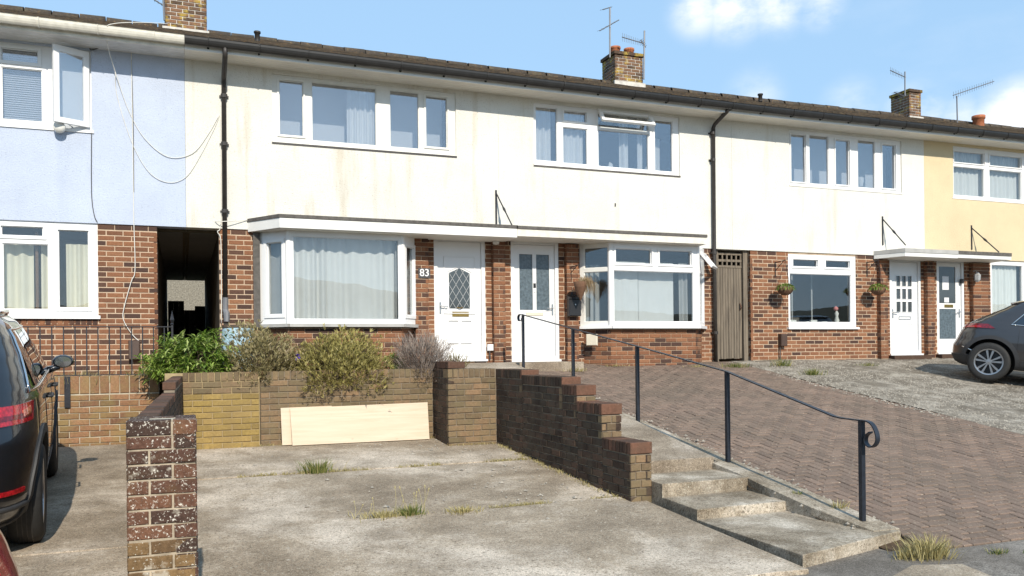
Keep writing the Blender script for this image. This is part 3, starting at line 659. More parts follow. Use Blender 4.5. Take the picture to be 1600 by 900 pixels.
soldiers(sp, (X_b + .015, YP), (1, 0), X_c - X_b - .02, ptop - sz, sz - .005, 'planter_brick', depth=.215)
bricks(sp, (X_c, YPP), (1, 0), X_d - X_c, zb0, ptop - sz - .005, 'planter_brick', depth=.08)
bricks(sp, (X_c, YP), (0, -1), YP - YPP, zb0, ptop - sz - .005, 'shaded_wall_brick', depth=.08, row0=1)  # pier's left face: shade in the brick colour, front stays lighter
soldiers(sp, (X_c, YPP), (1, 0), X_d - X_c, ptop - sz, sz - .005, 'planter_brick', depth=.215)
soldiers(sp, (X_c, YP), (0, -1), YP - YPP, ptop - sz, sz - .005, 'shaded_wall_brick', depth=.1)
for q in range(4): sp.append((Vector((X_c + .005, YPP + .01 + q * .16, ptop + .004)), Vector((1, 0, 0)), .225, .085, .15, random.random(), 'coping_brick'))
emit(plan, sp, 285)

# --- stepped side wall up to the doors
SX0, SX1 = 3.77, 3.985
LV = [(-6.85, -6.29, -.827), (-6.29, -5.74, -.504), (-5.74, -5.38, -.342), (-5.38, -4.23, -.265), (-4.23, -3.30, -.205)]
stw = wall_thing('stepped_wall', (SX0 + .1, -5, .3), 'stepped brick wall with shade-darkened sides and brick-on-edge coping beside the concrete steps')
mb = MB(); sp = []
for (a, b, zt) in LV:
    zt += EYE; mb.box(SX0 + .01, SX1 - .01, a + .012, b + .012, 0, zt - .03)
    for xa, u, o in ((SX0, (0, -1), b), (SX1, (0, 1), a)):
        bricks(sp, (xa, o), u, b - a, zt - .11 - 14 * .075, zt - .11, 'shaded_wall_brick', depth=.06, start=-(o % .225), dark=.4)  # long sides in the shade-darkened brick, end faces lighter
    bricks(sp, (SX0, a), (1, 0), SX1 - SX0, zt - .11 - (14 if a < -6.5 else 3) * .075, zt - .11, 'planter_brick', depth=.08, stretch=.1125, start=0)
    soldiers(sp, (SX0 - .004, b), (0, -1), b - a + .008, zt - .105, .105, 'shaded_wall_brick' if zt > EYE - .3 else 'coping_brick', depth=SX1 - SX0 + .01, w=.075, dark=.5)  # upper coping shares the shade-darkened brick
    sp.append((Vector((SX0 - .004, a - .006, zt - .104)), Vector((1, 0, 0)), SX1 - SX0 + .01, .103, .06, .7, 'coping_brick'))
mb.build('core', 'dark_mortar', stw)
emit(stw, sp, 285)

# --- neighbour's retaining wall
YR = -1.95
rw = wall_thing('retaining_wall', (-1.5, YR, .4), 'weathered brick retaining wall under the iron railing at the back of the neighbouring pad')
rt = fz(180, 587, YR); X_e = fx(249, 640, YR)
mb = MB(); mb.box(-4.2, X_e, YR + .012, YR + .22, .1, rt - .008); mb.build('core', 'pale_mortar', rw)
sp = []; soldiers(sp, (-4.0, YR), (1, 0), X_e + 4.0, rt - .215, .215, 'retaining_brick', depth=.1, w=.1125)
bricks(sp, (-4.0, YR), (1, 0), X_e + 4.0, rt - .225 - 15 * .075, rt - .225, 'retaining_brick', depth=.08)
emit(rw, sp, 260)

# ================================================================ the terrace
RB = EYE + 1.94                     # bottom of the rendered storey
SOF = EYE + 4.457
PARTY = [(-5.0, .02), (.07, 0), (5.08, -.03), (9.85, -.05), (14.74, -.025), (19.8, .01), (24.9, .03)]
def zE(X):
    for (a, za), (b, zb) in zip(PARTY, PARTY[1:]):
        if X <= b: return za + (zb - za) * (X - a) / (b - a)
    return PARTY[-1][1]
def shear(mb, x0, x1, y0, y1, z0, z1):
    mb.hexa([(x0, y0, z0 + zE(x0)), (x1, y0, z0 + zE(x1)), (x1, y1, z0 + zE(x1)), (x0, y1, z0 + zE(x0)), (x0, y0, z1 + zE(x0)), (x1, y0, z1 + zE(x1)), (x1, y1, z1 + zE(x1)), (x0, y1, z1 + zE(x0))])
RIDGE_Y, RIDGE_Z, EAV_Y, EAV_Z = 4.5, EYE + 6.49, -.53, SOF + .165
RIDGE_ME = None
def house(i, label, upper, lower, render='white_render', fascia='fascia_white', soffit='soffit', gutter='gutter_black', lower_solid=True, passages=(), base=-.4):
    global RIDGE_ME
    x0, x1 = PARTY[i][0], PARTY[i + 1][0]
    h = thing('terraced_house', ((x0 + x1) / 2, .1, EYE - .3), label, 'house', 'houses of the terrace')
    e = .0015
    m = MB(); lo = [(a, b, c, d) for (a, b, c, d) in lower] + [(a, b, -9, 99) for a, b in passages]
    m.holes(x0 + e, x1 - e, EYE + base, RB, lo, .005, .25); wall = m.build('wall', 'mortar', h)
    m = MB(); m.holes(x0 + e, x1 - e, RB - .004, SOF + .03, upper, -.020, .25); m.build('render', render, h)
    m = MB(); m.box(x0 + e, x1 - e, -.018, .01, RB - .035, RB - .006); 
    m = MB(); m.box(x0 + .05, x1 - .05, .3, 9.0, RB - .05, RB + .15); m.build('upper_floor', 'interior', h)
    segs = []; xa = x0 + .05
    for a, b in sorted(passages): segs.append((xa, a - .06)); xa = b + .06
    segs.append((xa, x1 - .05)); m = MB()
    for a, b in segs:
        if b > a + .05:
            m.box(a, b, 1.6, 1.7, EYE - .3, RB - .05); m.box(a, a + .05, .26, 1.6, EYE - .3, RB - .05); m.box(b - .05, b, .26, 1.6, EYE - .3, RB - .05)
    m.box(x0 + .05, x1 - .05, 2.0, 2.1, RB + .15, SOF); m.box(x0 + .02, x0 + .07, .26, 2, RB + .15, SOF); m.box(x1 - .07, x1 - .02, .26, 2, RB + .15, SOF)
    m.build('inner_wall', 'interior', h)
    m = MB(); m.holes(x0 + e, x1 - e, EYE - .3, SOF, [(a, b, -9, RB - .02) for a, b in passages], 8.75, 9.0); m.build('back_wall', 'mortar', h)
    # eaves
    m = MB(); shear(m, x0 + e, x1 - e, -.47, .24, SOF, SOF + .012)
    for q in range(5): shear(m, x0 + e, x1 - e, -.462 + q * .092, -.462 + q * .092 + .086, SOF - .004, SOF - .001)
    m.build('soffit', soffit, h)
    m = MB(); shear(m, x0 + e, x1 - e, -.492, -.472, SOF - .012, SOF + .16); m.build('fascia', fascia, h)
    # gutter: open half round with lip, brackets, unions
    m = MB(); gy, gz, gr = -.556, SOF + .15, .060; gs = 1.95; pr = []
    for k in range(11):
        a = math.pi * k / 10; pr.append((gy - math.cos(a) * gr, gz - math.sin(a) * gr * gs))
    pr = [(gy - gr - .008, gz)] + pr + [(gy + gr - .004, gz), ] + [(gy - math.cos(math.pi * k / 10) * (gr - .005), gz - math.sin(math.pi * k / 10) * (gr * gs - .005)) for k in range(10, -1, -1)]
    n = len(pr); sg = 6; vs = []
    for q in range(sg + 1):
        X = x0 + e + (x1 - x0 - 2 * e) * q / sg; vs += [(X, p[0], p[1] + zE(X)) for p in pr]
    m.add(vs, [(q * n + k, q * n + (k + 1) % n, (q + 1) * n + (k + 1) % n, (q + 1) * n + k) for q in range(sg) for k in range(n)])
    gut = m.build('gutter', gutter, h)
    nb = 7
    for q in range(nb):
        X = x0 + (x1 - x0) * (q + .45) / nb; b = MB()
        b.tube([(X, gy - math.cos(math.pi * k / 8) * (gr + .004), gz - math.sin(math.pi * k / 8) * (gr * gs + .004) + zE(X)) for k in range(9)], .012 if q % 3 == 1 else .008, 5)
        b.box(X - .015, X + .015, -.505, -.485, gz - .125 + zE(X), gz - .02 + zE(X)); b.build('gutter_bracket', gutter, gut)
    # roof: boards, back slope, plain tiles course by course, ridge
    m = MB(); zz = [zE(x0), zE(x1)]
    m.add([(x0 + e, EAV_Y + .05, EAV_Z - .03 + zz[0]), (x1 - e, EAV_Y + .05, EAV_Z - .03 + zz[1]), (x1 - e, RIDGE_Y, RIDGE_Z - .03 + zz[1]), (x0 + e, RIDGE_Y, RIDGE_Z - .03 + zz[0]), (x1 - e, 9.5, EAV_Z + zz[1]), (x0 + e, 9.5, EAV_Z + zz[0])], [(0, 1, 2, 3), (3, 2, 4, 5)])
    roof = m.build('roof', 'roof_tile', h)
    m = MB(); ln = math.hypot(RIDGE_Y - EAV_Y, RIDGE_Z - EAV_Z); nc = int(ln / .105); uy, uz = (RIDGE_Y - EAV_Y) / ln, (RIDGE_Z - EAV_Z) / ln; tw = .167
    for c in range(nc):
        X = x0 - (tw / 2 if c % 2 else 0); s0 = c * .105
        while X < x1 - .01:
            a, b = max(X + .0015, x0 + e), min(X + tw - .0015, x1 - e); X += tw
            if b - a < .02: continue
            lift = .016 + random.uniform(0, .009); sl_ = s0 + random.uniform(-.006, .004); s1 = s0 + .15; wob = noise.noise(Vector((a * .5, s0 * .5, 5))) * .03
            pt = lambda s, n_, xx: (xx, EAV_Y + uy * s - uz * n_, EAV_Z + uz * s + uy * n_ + zE(xx) + wob)
            m.add([pt(sl_, lift - .014, a), pt(sl_, lift - .014, b), pt(sl_, lift, a), pt(sl_, lift, b), pt(s1, .004, b), pt(s1, .004, a)], [(0, 1, 3, 2), (2, 3, 4, 5), (0, 2, 5), (1, 4, 3)], random.uniform(.02, 1))
    m.build('roof_tiles', 'roof_tile', roof, kind='stuff')
    if RIDGE_ME is None:
        b = MB(); b.lathe([(.125, 0), (.125, .44), (.11, .44), (.11, 0)], n=20, axis='x', t=.4); RIDGE_ME = b.mesh('ridge_tile', 'roof_tile', True)
    nr = int((x1 - x0) / .455)
    for q in range(nr):
        X = x0 + .01 + q * (x1 - x0) / nr; o = bpy.data.objects.new('ridge_tile', RIDGE_ME); col.objects.link(o); o.parent = roof
        o.location = Vector((X, RIDGE_Y, RIDGE_Z - .045 + zE(X) + random.uniform(-.008, .008))) - ORIG[h]; o.rotation_euler[1] = random.uniform(-.012, .012)
    return h, wall
def facade_bricks(sp, x0, x1, lower, z0=-.35, top=RB, mat='facade_brick'):
    zt = top - .004; n = int((zt - (EYE + z0)) / .0755)
    bricks(sp, (x0, 0), (1, 0), x1 - x0, zt - .085 - n * .0755, zt - .085, mat, [(a - x0, b - x0, c, d) for a, b, c, d in lower], course=.0755, joint=.0125, start=-(x0 % .225))
    # header course directly under the render
    bricks(sp, (x0, 0), (1, 0), x1 - x0, zt - .08, zt, mat, [(a - x0, b - x0, c, d) for a, b, c, d in lower], course=.09, start=-.05, dark=.6)
def brick_pier(sp, x0, x1, z0, z1, p=.105):
    bricks(sp, (x0, -p), (1, 0), x1 - x0, z0, z1, 'facade_brick', stretch=max(.2, x1 - x0), course=.0755, depth=.06)
    bricks(sp, (x0, 0), (0, -1), p, z0, z1, 'facade_brick', stretch=.2, course=.0755, depth=.05)
    bricks(sp, (x1, -p), (0, 1), p, z0, z1, 'facade_brick', stretch=.2, course=.0755, depth=.05)
def pier_core(parent, x0, x1, z0, z1, p=.105):
    m = MB(); m.box(x0 + .008, x1 - .008, -p + .008, .02, z0, z1); m.build('pier', 'mortar', parent)
def rect(w): return (w[0], w[1], w[2], w[3])
def pipe(h, pts, r, mat, name='downpipe', collars=()):
    m = MB(); m.tube(pts, r, 12); p = m.build(name, mat, h, True)
    for c in collars:
        m = MB(); m.lathe([(r, -.03), (r + .012, -.028), (r + .012, .028), (r, .03)], c, 12); m.box(c[0] - r - .03, c[0] + r + .03, c[1] + r * .4, c[1] + r + .05, c[2] - .012, c[2] + .012); m.build('pipe_collar', mat, p)
    return p

DY = .045      # door frames sit back from the brick face
# pixel rectangles of openings (X0,X1,Z0,Z1,lights)
W85U = winpx(None, -75, 143, (60, 77), (188, 204), [(-60, -8, .06, .93), (2, 66, .06, .70), (2, 60, .775, .93, 1)], Y=.01)
W85L = winpx(None, -75, 153, (340, 347), (491, 494), [(-60, -4, .06, .93), (4, 76, .06, .75), (2, 68, .83, .93, 1), (91, 139, .08, .91, 1)], Y=.01)
W83U = winpx(None, 425, 711.5, (116, 146), (220.5, 246), [(436, 474, .12, .93, .03), (487, 588, .07, .95), (609, 654.5, .07, .95), (665, 698.5, .12, .92, .03)], Y=.01)
W81U = winpx(None, 833, 1060.5, (161, 184), (258, 275), [(837, 871, .08, .95), (879.5, 918, .07, .66), (881, 916.5, .765, .93, .03), (934.5, 1013.5, .06, .675), (934.5, 1013.5, .72, .95), (1023, 1051, .06, .93)], Y=.01)
W79U = winpx(None, 1232, 1407, (203, 220), (289, 301.5), [(1235.5, 1259, .06, .93, .02), (1265, 1295, .05, .95), (1305, 1327, .07, .91, .025), (1340.5, 1367.5, .05, .95), (1378, 1399, .07, .91, .025)], Y=.01)
W77U = winpx(None, 1487.5, 1660, (231, 243), (308, 322), [(1490, 1538, .05, .61), (1490, 1538, .69, .91, .02), (1546, 1596, .05, .61), (1546, 1596, .69, .91, .02), (1604, 1655, .05, .61), (1604, 1655, .69, .91, .02)], Y=.01)
W79L = winpx(None, 1231.5, 1337, (397, 400.5), (511, 511.5), [(1234.5, 1330, .065, .735), (1239, 1278, .83, .93, .03), (1290, 1328, .83, .93, .03)], Y=.01)
W77L = winpx(None, 1547.5, 1650, (407.5, 411), (512, 512), [(1550, 1598, .06, .94), (1604, 1646, .06, .94)], Y=.01)
def doorbox(xl, xr, yt, yb): return (fx(xl, 470, DY), fx(xr, 470, DY), fz((xl + xr) / 2, yb, DY), fz((xl + xr) / 2, yt, DY))
D83 = doorbox(677.5, 757.5, 372, 561.5); D81 = doorbox(797.5, 872, 377, 562); D79 = doorbox(1388, 1437, 405, 552.5); D77 = doorbox(1461.5, 1504.5, 406, 550.5)
GATE = (fx(1120, 480), fx(1173, 480)); TUN = (fx(245.5, 400), fx(342.5, 400))
BAY83 = (fx(405, 430), fx(405, 430) + .40, fx(629.5, 430, -.40), fx(629.5, 430, -.4) + .36, EYE + .48, EYE + 1.90)
BAY81 = (fx(906, 440), fx(906, 440) + .41, fx(1091, 440, -.41), fx(1091, 440, -.41) + .41, EYE + .46, EYE + 1.92)

# ---- house with the blue render
lo85 = [rect(W85L)]
H85, wall85 = house(0, 'end of the terrace with light blue rendered upper storey and open casement', [rect(W85U)], lo85, 'blue_render', 'fascia_worn', 'soffit_dirty', 'gutter_white', passages=[(TUN[0], 9)])
sp = []; facade_bricks(sp, -4.0, TUN[0], lo85); 
bricks(sp, (TUN[0], 0), (0, 1), .5, EYE - .35, RB - .09, 'facade_brick', course=.0755)
soldiers(sp, (W85L[0], -.004), (1, 0), W85L[1] - W85L[0], W85L[2] - .14, .105, 'facade_brick', depth=.06, w=.075)
emit(wall85, sp, 275, low=lambda p: p.x < -2.6 or p.z < EYE - .15)
def cpx(W, x): return fx(x, 300, .01) - W[0]
def place(h, W, **kw): return window(h, (W[0], .01, W[2]), (1, 0), W[1] - W[0], W[3] - W[2], W[4], **kw)
w_, M_ = place(H85, W85U, glass='glass_upper', sill=(.05, .045, 'upvc'))
hh = W85U[3] - W85U[2]
b = MB(M_); xb0 = 0.05; xb1 = W85U[4][1][1] + .05; nsl = 34
for q in range(nsl):
    z = .05 + (hh - .12) * q / nsl; b.add([(xb0, .10, z), (xb1, .10, z), (xb1, .125, z + .03), (xb0, .125, z + .03)], [(0, 1, 2, 3)])
b.build('venetian_blind', 'blind', w_)
# the open casement, hinged at its right side
hx = fx(137.5, 140, .0); cw = hx - fx(79, 140, 0); ang = R(27)
hz0, hz1 = W85U[2] + .03, W85U[3] - .04
O = Vector((hx, -.012, hz0)); u = Vector((math.cos(ang), math.sin(ang), 0)); cO = O - u * cw
m = MB(frameM((hx - cw, .01, hz0), (1, 0))); m.holes(-.03, cw + .03, -.03, hz1 - hz0 + .03, [(.02, cw - .02, .02, hz1 - hz0 - .02)], -.004, .06); m.build('casement_frame', 'upvc', w_)
M2 = frameM(cO, u); m = MB(M2); ch = hz1 - hz0; m.holes(0, cw, 0, ch, [(.075, cw - .075, .075, ch - .085)], -.05, .0); cas = m.build('open_casement', 'upvc', w_)
m = MB(M2); m.box(.07, cw - .07, -.03, -.02, .07, ch - .08); m.build('pane', 'glass_upper', w_)
m = MB(M2); m.tube([(.12, -.005, .04), (.30, .10, .0), (.45, .24, -.02)], .008, 5); m.build('stay', 'steel', w_)
m = MB(); m.lathe([(.001, -.07), (.075, -.07), (.082, .0), (.06, .06), (.001, .07)], (hx - cw + .12, -.10, hz0 - .045), 16, 'y'); m.build('vent_cowl', 'upvc_old', w_, True)
w_, M_ = place(H85, W85L, sill=(.06, .05, 'upvc'), curtains=[(.04, cpx(W85L, 48), .0, 1.13, 'curtain_cream', .2, .03, .15), (cpx(W85L, 60), cpx(W85L, 84), .0, 1.13, 'curtain_cream', .2, .03, .13), (cpx(W85L, 99), cpx(W85L, 143), .0, 1.05, 'curtain_cream', .22, .03, .13)])
m = MB(M_); m.tube([(cpx(W85L, 54), .15, 0), (cpx(W85L, 54), .15, 1.2)], .022, 8); m.build('pole', 'rod_wood', w_)
# cables
def cablepx(h, pts, r, mat, Y=-.035, name='cable'):
    P = [PY(p[0], p[1], p[2] if len(p) > 2 else Y) for p in pts]; Q = []
    for i in range(len(P) - 1):       # Catmull-Rom through the points
        p0, p1, p2, p3 = P[max(i - 1, 0)], P[i], P[i + 1], P[min(i + 2, len(P) - 1)]
        for k in range(6):
            t = k / 6; Q.append(.5 * ((2 * p1) + (p2 - p0) * t + (2 * p0 - 5 * p1 + 4 * p2 - p3) * t * t + (3 * p1 - p0 - 3 * p2 + p3) * t ** 3))
    Q.append(P[-1]); m = MB(); m.tube(Q, r, 6); return m.build(name, mat, h, True)
cablepx(H85, [(262, 37, -.3), (215, 35, -.6), (178, 37, -.62), (166, 44, -.6), (168, 70, -.4), (180, 112, -.1), (200, 170), (225, 215), (262, 245), (300, 240), (325, 210), (342, 180)], .005, 'cable_white')
cablepx(H85, [(180, 112, -.1), (183, 150), (205, 220), (232, 268), (262, 285), (290, 277), (312, 245), (335, 200), (343, 179)], .0045, 'cable_white')
cablepx(H85, [(205, 82), (207, 200), (209, 340), (211, 420), (205, 440), (194, 480), (193, 500), (207, 523), (219, 534)], .006, 'cable_white')
cablepx(H85, [(205, 82, -.035), (208, 190, -.035), (209, 300, -.035)], .005, 'cable_dark')
cablepx(H85, [(143, 205), (143, 300), (147, 335), (152, 347)], .006, 'cable_dark')
cablepx(H85, [(200, 55, -.42), (172, 68, -.15), (143, 78), (142, 70)], .008, 'cable_dark')
def coverbox(h, x0, x1, y0, y1, mat='plastic_brown', d=.11):
    m = MB(); a, b, c, e = fx(x0, y0), fx(x1, y0), fz(x0, y1), fz(x0, y0); m.cbox(a, b, -d, .012, c, e, .012); return m.build('cover_box', mat, h)
coverbox(H85, 201, 219, 532, 562)
# ---- number 83
lo83 = [(BAY83[0], BAY83[3], BAY83[4] - .02, BAY83[5] + .2), rect(D83)]
H83, wall83 = house(1, 'number 83 with stained cream render, big bay window and diamond-leaded white door', [rect(W83U)], lo83, 'white_render', 'fascia_white', 'soffit', passages=[(-9, TUN[1])])
sp = []; facade_bricks(sp, TUN[1], 5.08, lo83)
P1 = (fx(649, 470, -.1), fx(670, 470, -.1)); P2 = (fx(771.5, 470, -.1), fx(790, 470, -.1))
CZ = EYE + 1.90
for P in (P1, P2): brick_pier(sp, P[0], P[1], EYE - .2, CZ); pier_core(wall83, P[0], P[1], EYE - .3, CZ)
# brick apron under the bay
def bay_base(parent, B, sp, z0):
    a, b, c, d = B[:4]; p = .33; q = [(a + .07, .02), (b + .02, -p), (c - .02, -p), (d - .07, .02)]
    m = MB(); m.prism(q, EYE + z0, B[4] - .06); m.build('bay_base', 'mortar', parent)
    for (A_, B_) in zip(q, q[1:]):
        A_, B_ = Vector(A_), Vector(B_); u = (B_ - A_); L_ = u.length; u.normalize(); n_ = Vector((u.y, -u.x)); O_ = A_ + n_ * .012
        nr = int((B[4] - .065 - EYE - z0) / .0755); bricks(sp, (O_.x, O_.y), u, L_ + .004, B[4] - .065 - nr * .0755, B[4] - .065, 'facade_brick', course=.0755, depth=.04)
bay_base(wall83, BAY83, sp, -.3)
def bay(h, B, lights3, p, curt, sill, glass='glass', mats=('upvc', 'upvc', 'upvc')):
    a, b, c, d, z0, z1 = B; hgt = z1 - z0; q = [Vector((a, 0)), Vector((b, -p)), Vector((c, -p)), Vector((d, 0))]; out = []
    for k in range(3):
        u = (q[k + 1] - q[k]); w = u.length; u.normalize(); ls = [(l[0] * w if l[0] < 1 else l[0], l[1] * w, l[2] * hgt, l[3] * hgt) + tuple(l[4:]) for l in lights3[k]]
        out.append(window(h, (q[k].x, q[k].y, z0), u, w, hgt, ls, mat=mats[k], glass=glass, sill=(.045, .05, sill), sill_ext=.0, curtains=curt[k], name='bay_window'))
    m = MB(); 
    for k in (1, 2): m.lathe([(.045, 0), (.045, hgt)], (q[k].x, q[k].y + .03, z0), 10)
    m.build('bay_post', mats[1], h)
    m = MB(); m.prism([(q[0].x + .03, .3), (q[0].x + .08, .05), (q[1].x + .06, -p + .08), (q[2].x - .06, -p + .08), (q[3].x - .08, .05), (q[3].x - .03, .3)], z0 - .05, z0 - .001); m.build('bay_board', 'upvc', h)
    return out
w83 = BAY83[2] - BAY83[1]
bay(H83, BAY83, [[(.27, .78, .10, .88, .05)], [(.035, .965, .045, .94)], [(.2, .72, .10, .88, .05)]], .40,
    [[(0.02, .5, 0, 1.3, 'curtain_grey', .14, .012, .2)], [(.05, .62, 0, 1.4, 'net_curtain', .18, .045, .15), (.60, w83 - .05, 0, 1.4, 'net_curtain', .19, .030, .21)], [(.02, .5, 0, 1.3, 'curtain_grey', .14, .012, .2)]], 'fascia_grey')
m = MB(); m.box(BAY83[0] - .09, BAY83[0] + .01, -.06, .03, BAY83[4] - .05, CZ); m.box(BAY83[3] - .01, BAY83[3] + .08, -.06, .03, BAY83[4] - .05, CZ); m.build('flashing', 'felt', H83)
w_, M_ = place(H83, W83U, glass='glass_upper', mat='upvc_old', sill=(.04, .03, 'pipe_iron'), sill_ext=.01, curtains=[(cpx(W83U, 546), cpx(W83U, 592), .0, 1.12, 'curtain_white', .14, .03, .09)])
m = MB(M_); m.box(W83U[4][0][0] - .02, W83U[4][3][1] + .04, .45, .47, -.2, 1.3); m.build('blind', 'blind', w_)

def door(h, B, style, mat='upvc'):
    x0, x1, z0, z1 = B; w, hh = x1 - x0, z1 - z0; M = frameM((x0, DY, z0), (1, 0)); f = .065
    m = MB(M); m.holes(0, w, 0, hh, [(f, w - f, .05, hh - f)], -.03, .07); fr = None
    d = m.build('door', mat, h)
    lx0, lx1, lz0, lz1 = f + .004, w - f - .004, .054, hh - f - .004; lw, lh = lx1 - lx0, lz1 - lz0
    if style == 'diamond':
        gx0, gx1, gz0, gz1, gp = lx0 + lw * .26, lx1 - lw * .26, lh * .445, lh * .755, lh * .80
        m = MB(M); m.holes(lx0, lx1, lz0, lz1, [(gx0, gx1, gz0, gz1)], .0, .045)
        gm = (gx0 + gx1) / 2
        m.add([(gx0, 0, gz1), (gm, -.0015, gp), (gx1, 0, gz1), (gx0, .012, gz1), (gm, .012, gp), (gx1, .012, gz1)], [(0, 2, 1)])
        leaf = m.build('door_leaf', mat, d)
        m = MB(M); m.add([(gx0, -.002, gz0), (gx1, -.002, gz0), (gx1, -.002, gz1), (gm, -.002, gp), (gx0, -.002, gz1)], [(0, 1, 2, 3, 4)]); m.build('glass', 'door_glass', d)
        m = MB(M); nn = 5; gw = gx1 - gx0; step = gw / 3; hgt = gp - gz0
        sl = 1.65
        for sgn in (1, -1):
            for k in range(-8, 12):
                pts = []
                for q in range(41):
                    xx = gx0 + gw * q / 40; zz = gz0 + sgn * sl * (xx - gx0) + k * step * sl + (0 if sgn > 0 else .0); lim = gz1 + (gp - gz1) * (1 - abs(xx - gm) / (gw / 2))
                    if gz0 <= zz <= lim: pts.append((xx, -.004, zz))
                if len(pts) > 1: m.bar([pts[0], pts[-1]], .006, .006, (0, 1, 0))
        m.build('leading', 'lead', d)
        # mouldings
        def ring(x0_, x1_, z0_, z1_, t=.012, pr=.008):
            m = MB(M); m.holes(x0_, x1_, z0_, z1_, [(x0_ + t, x1_ - t, z0_ + t, z1_ - t)], -pr * 3, -.0005); m.build('moulding', mat, d)
        m = MB(M); t = .02; oo = .035
        m.tube([(gx0 - oo, -.004, gz0 - oo), (gx1 + oo, -.004, gz0 - oo), (gx1 + oo, -.004, gz1 + .02), (gm, -.004, gp + oo), (gx0 - oo, -.004, gz1 + .02), (gx0 - oo, -.004, gz0 - oo)], .010, 6); m.build('moulding', mat, d)
        ring(lx0 + lw * .14, lx1 - lw * .14, lh * .40, lh * .90, .010, .006)
        for k in (0, 1): a = lx0 + lw * (.22 + k * .30); ring(a, a + lw * .25, lh * .14, lh * .345)
        m = MB(M); a = lx0 + lw * .33; m.cbox(a, a + lw * .38, -.014, .001, lh * .375, lh * .415, .004); m.build('letter_plate', 'brass', d)
        m = MB(M); m.tube([(gm - .05, -.02, gz0 + .02), (gm, -.035, gz0 + .005), (gm + .05, -.02, gz0 + .02)], .009, 6); m.build('knocker', 'brass', d)
        hxx = lx0 + .045
    elif style == 'twolight':
        g = [(lx0 + lw * .13, lx0 + lw * .455, lh * .445, lh * .945), (lx0 + lw * .545, lx0 + lw * .87, lh * .445, lh * .945)]
        m = MB(M); m.holes(lx0, lx1, lz0, lz1, g, 0, .045); m.build('door_leaf', mat, d)
        for q in g:
            m = MB(M); m.box(q[0] - .004, q[1] + .004, .012, .02, q[2] - .004, q[3] + .004); m.build('glass', 'obscure_glass', d)
            m = MB(M); m.holes(q[0] - .018, q[1] + .018, q[2] - .018, q[3] + .018, [q], -.008, -.0005); m.build('moulding', mat, d)
        for k in (0, 1): a = lx0 + lw * (.17 + k * .38); m = MB(M); m.holes(a, a + lw * .28, lh * .12, lh * .33, [(a + .012, a + lw * .28 - .012, lh * .12 + .012, lh * .33 - .012)], -.008, -.0005); m.build('moulding', mat, d)
        m = MB(M); a = lx0 + lw * .29; m.cbox(a, a + lw * .42, -.012, .001, lh * .395, lh * .425, .004); m.build('letter_plate', 'cream_plastic', d)
        m = MB(M); m.box(lx0 + lw * .47, lx0 + lw * .53, -.018, -.001, lh * .645, lh * .685); m.build('knocker', 'plastic_black', d)
        m = MB(M); m.box(lx0 + lw * .475, lx0 + lw * .525, -.016, -.001, lh * .605, lh * .640); m.build('bell_push', 'white_paint', d)
        hxx = lx1 - .045
    elif style == 'ninelight':
        g = []
        for r in range(3):
            for c in range(3): a = lx0 + lw * (.20 + c * .215); z = lh * (.47 + r * .145); g.append((a, a + lw * .15, z, z + lh * .115))
        m = MB(M); m.holes(lx0, lx1, lz0, lz1, g, 0, .045); m.build('door_leaf', mat, d)
        for q in g:
            m = MB(M); m.box(q[0] - .004, q[1] + .004, .012, .02, q[2] - .004, q[3] + .004); m.build('glass', 'door_glass', d)
            m = MB(M); m.holes(q[0] - .012, q[1] + .012, q[2] - .012, q[3] + .012, [q], -.010, -.0005); m.build('moulding', mat, d)
        for t in (0, .04): a, b_ = lx0 + lw * .22 + t, lx0 + lw * .78 - t; m = MB(M); m.holes(a, b_, lh * .10 + t, lh * .34 - t, [(a + .014, b_ - .014, lh * .10 + t + .014, lh * .34 - t - .014)], -.010, -.0005); m.build('moulding', mat, d)
        m = MB(M); a = lx0 + lw * .28; m.holes(a, a + lw * .45, lh * .385, lh * .42, [(a + .01, a + lw * .45 - .01, lh * .385 + .01, lh * .42 - .01)], -.012, -.0005); m.build('letter_plate', 'steel', d)
        hxx = lx0 + .04
    else:
        g = [(lx0 + lw * .06, lx0 + lw * .78, lh * .155, lh * .50), (lx0 + lw * .06, lx0 + lw * .78, lh * .565, lh * .985)]
        m = MB(M); m.holes(lx0, lx1, lz0, lz1, g, 0, .045); m.build('door_leaf', mat, d)
        for q, mt in zip(g, ('obscure_glass', 'door_glass')):
            m = MB(M); m.box(q[0] - .004, q[1] + .004, .012, .02, q[2] - .004, q[3] + .004); m.build('glass', mt, d)
        for (a, b_, c, e) in ((.22, .5, .72, .875), (.3, .5, .575, .63)): m = MB(M); m.box(lx0 + lw * a, lx0 + lw * b_, .008, .010, lh * c, lh * e); m.build('notice', 'paper', d)
        m = MB(M); m.box(lx0 + lw * .23, lx0 + lw * .49, .006, .0075, lh * .735, lh * .865); 
        m = MB(M); m.cbox(lx0 + lw * .28, lx0 + lw * .66, -.012, .001, lh * .515, lh * .55, .004); m.build('letter_plate', 'brass', d)
        hxx = lx1 - .05
    sg = 1 if hxx < w / 2 else -1
    m = MB(M); m.box(hxx - .016, hxx + .016, -.010, -.0005, lh * .40, lh * .50); hd = m.build('handle', 'steel', d)
    m = MB(M); m.tube([(hxx, -.01, lh * .465), (hxx, -.05, lh * .465), (hxx + sg * .12, -.055, lh * .46)], .010, 7); m.build('lever', 'steel', hd)
    m = MB(M); m.box(-.01, w + .02, -.075, .06, -.035, -.001); m.build('threshold', 'upvc', d)
    return d, M
door(H83, D83, 'diamond')
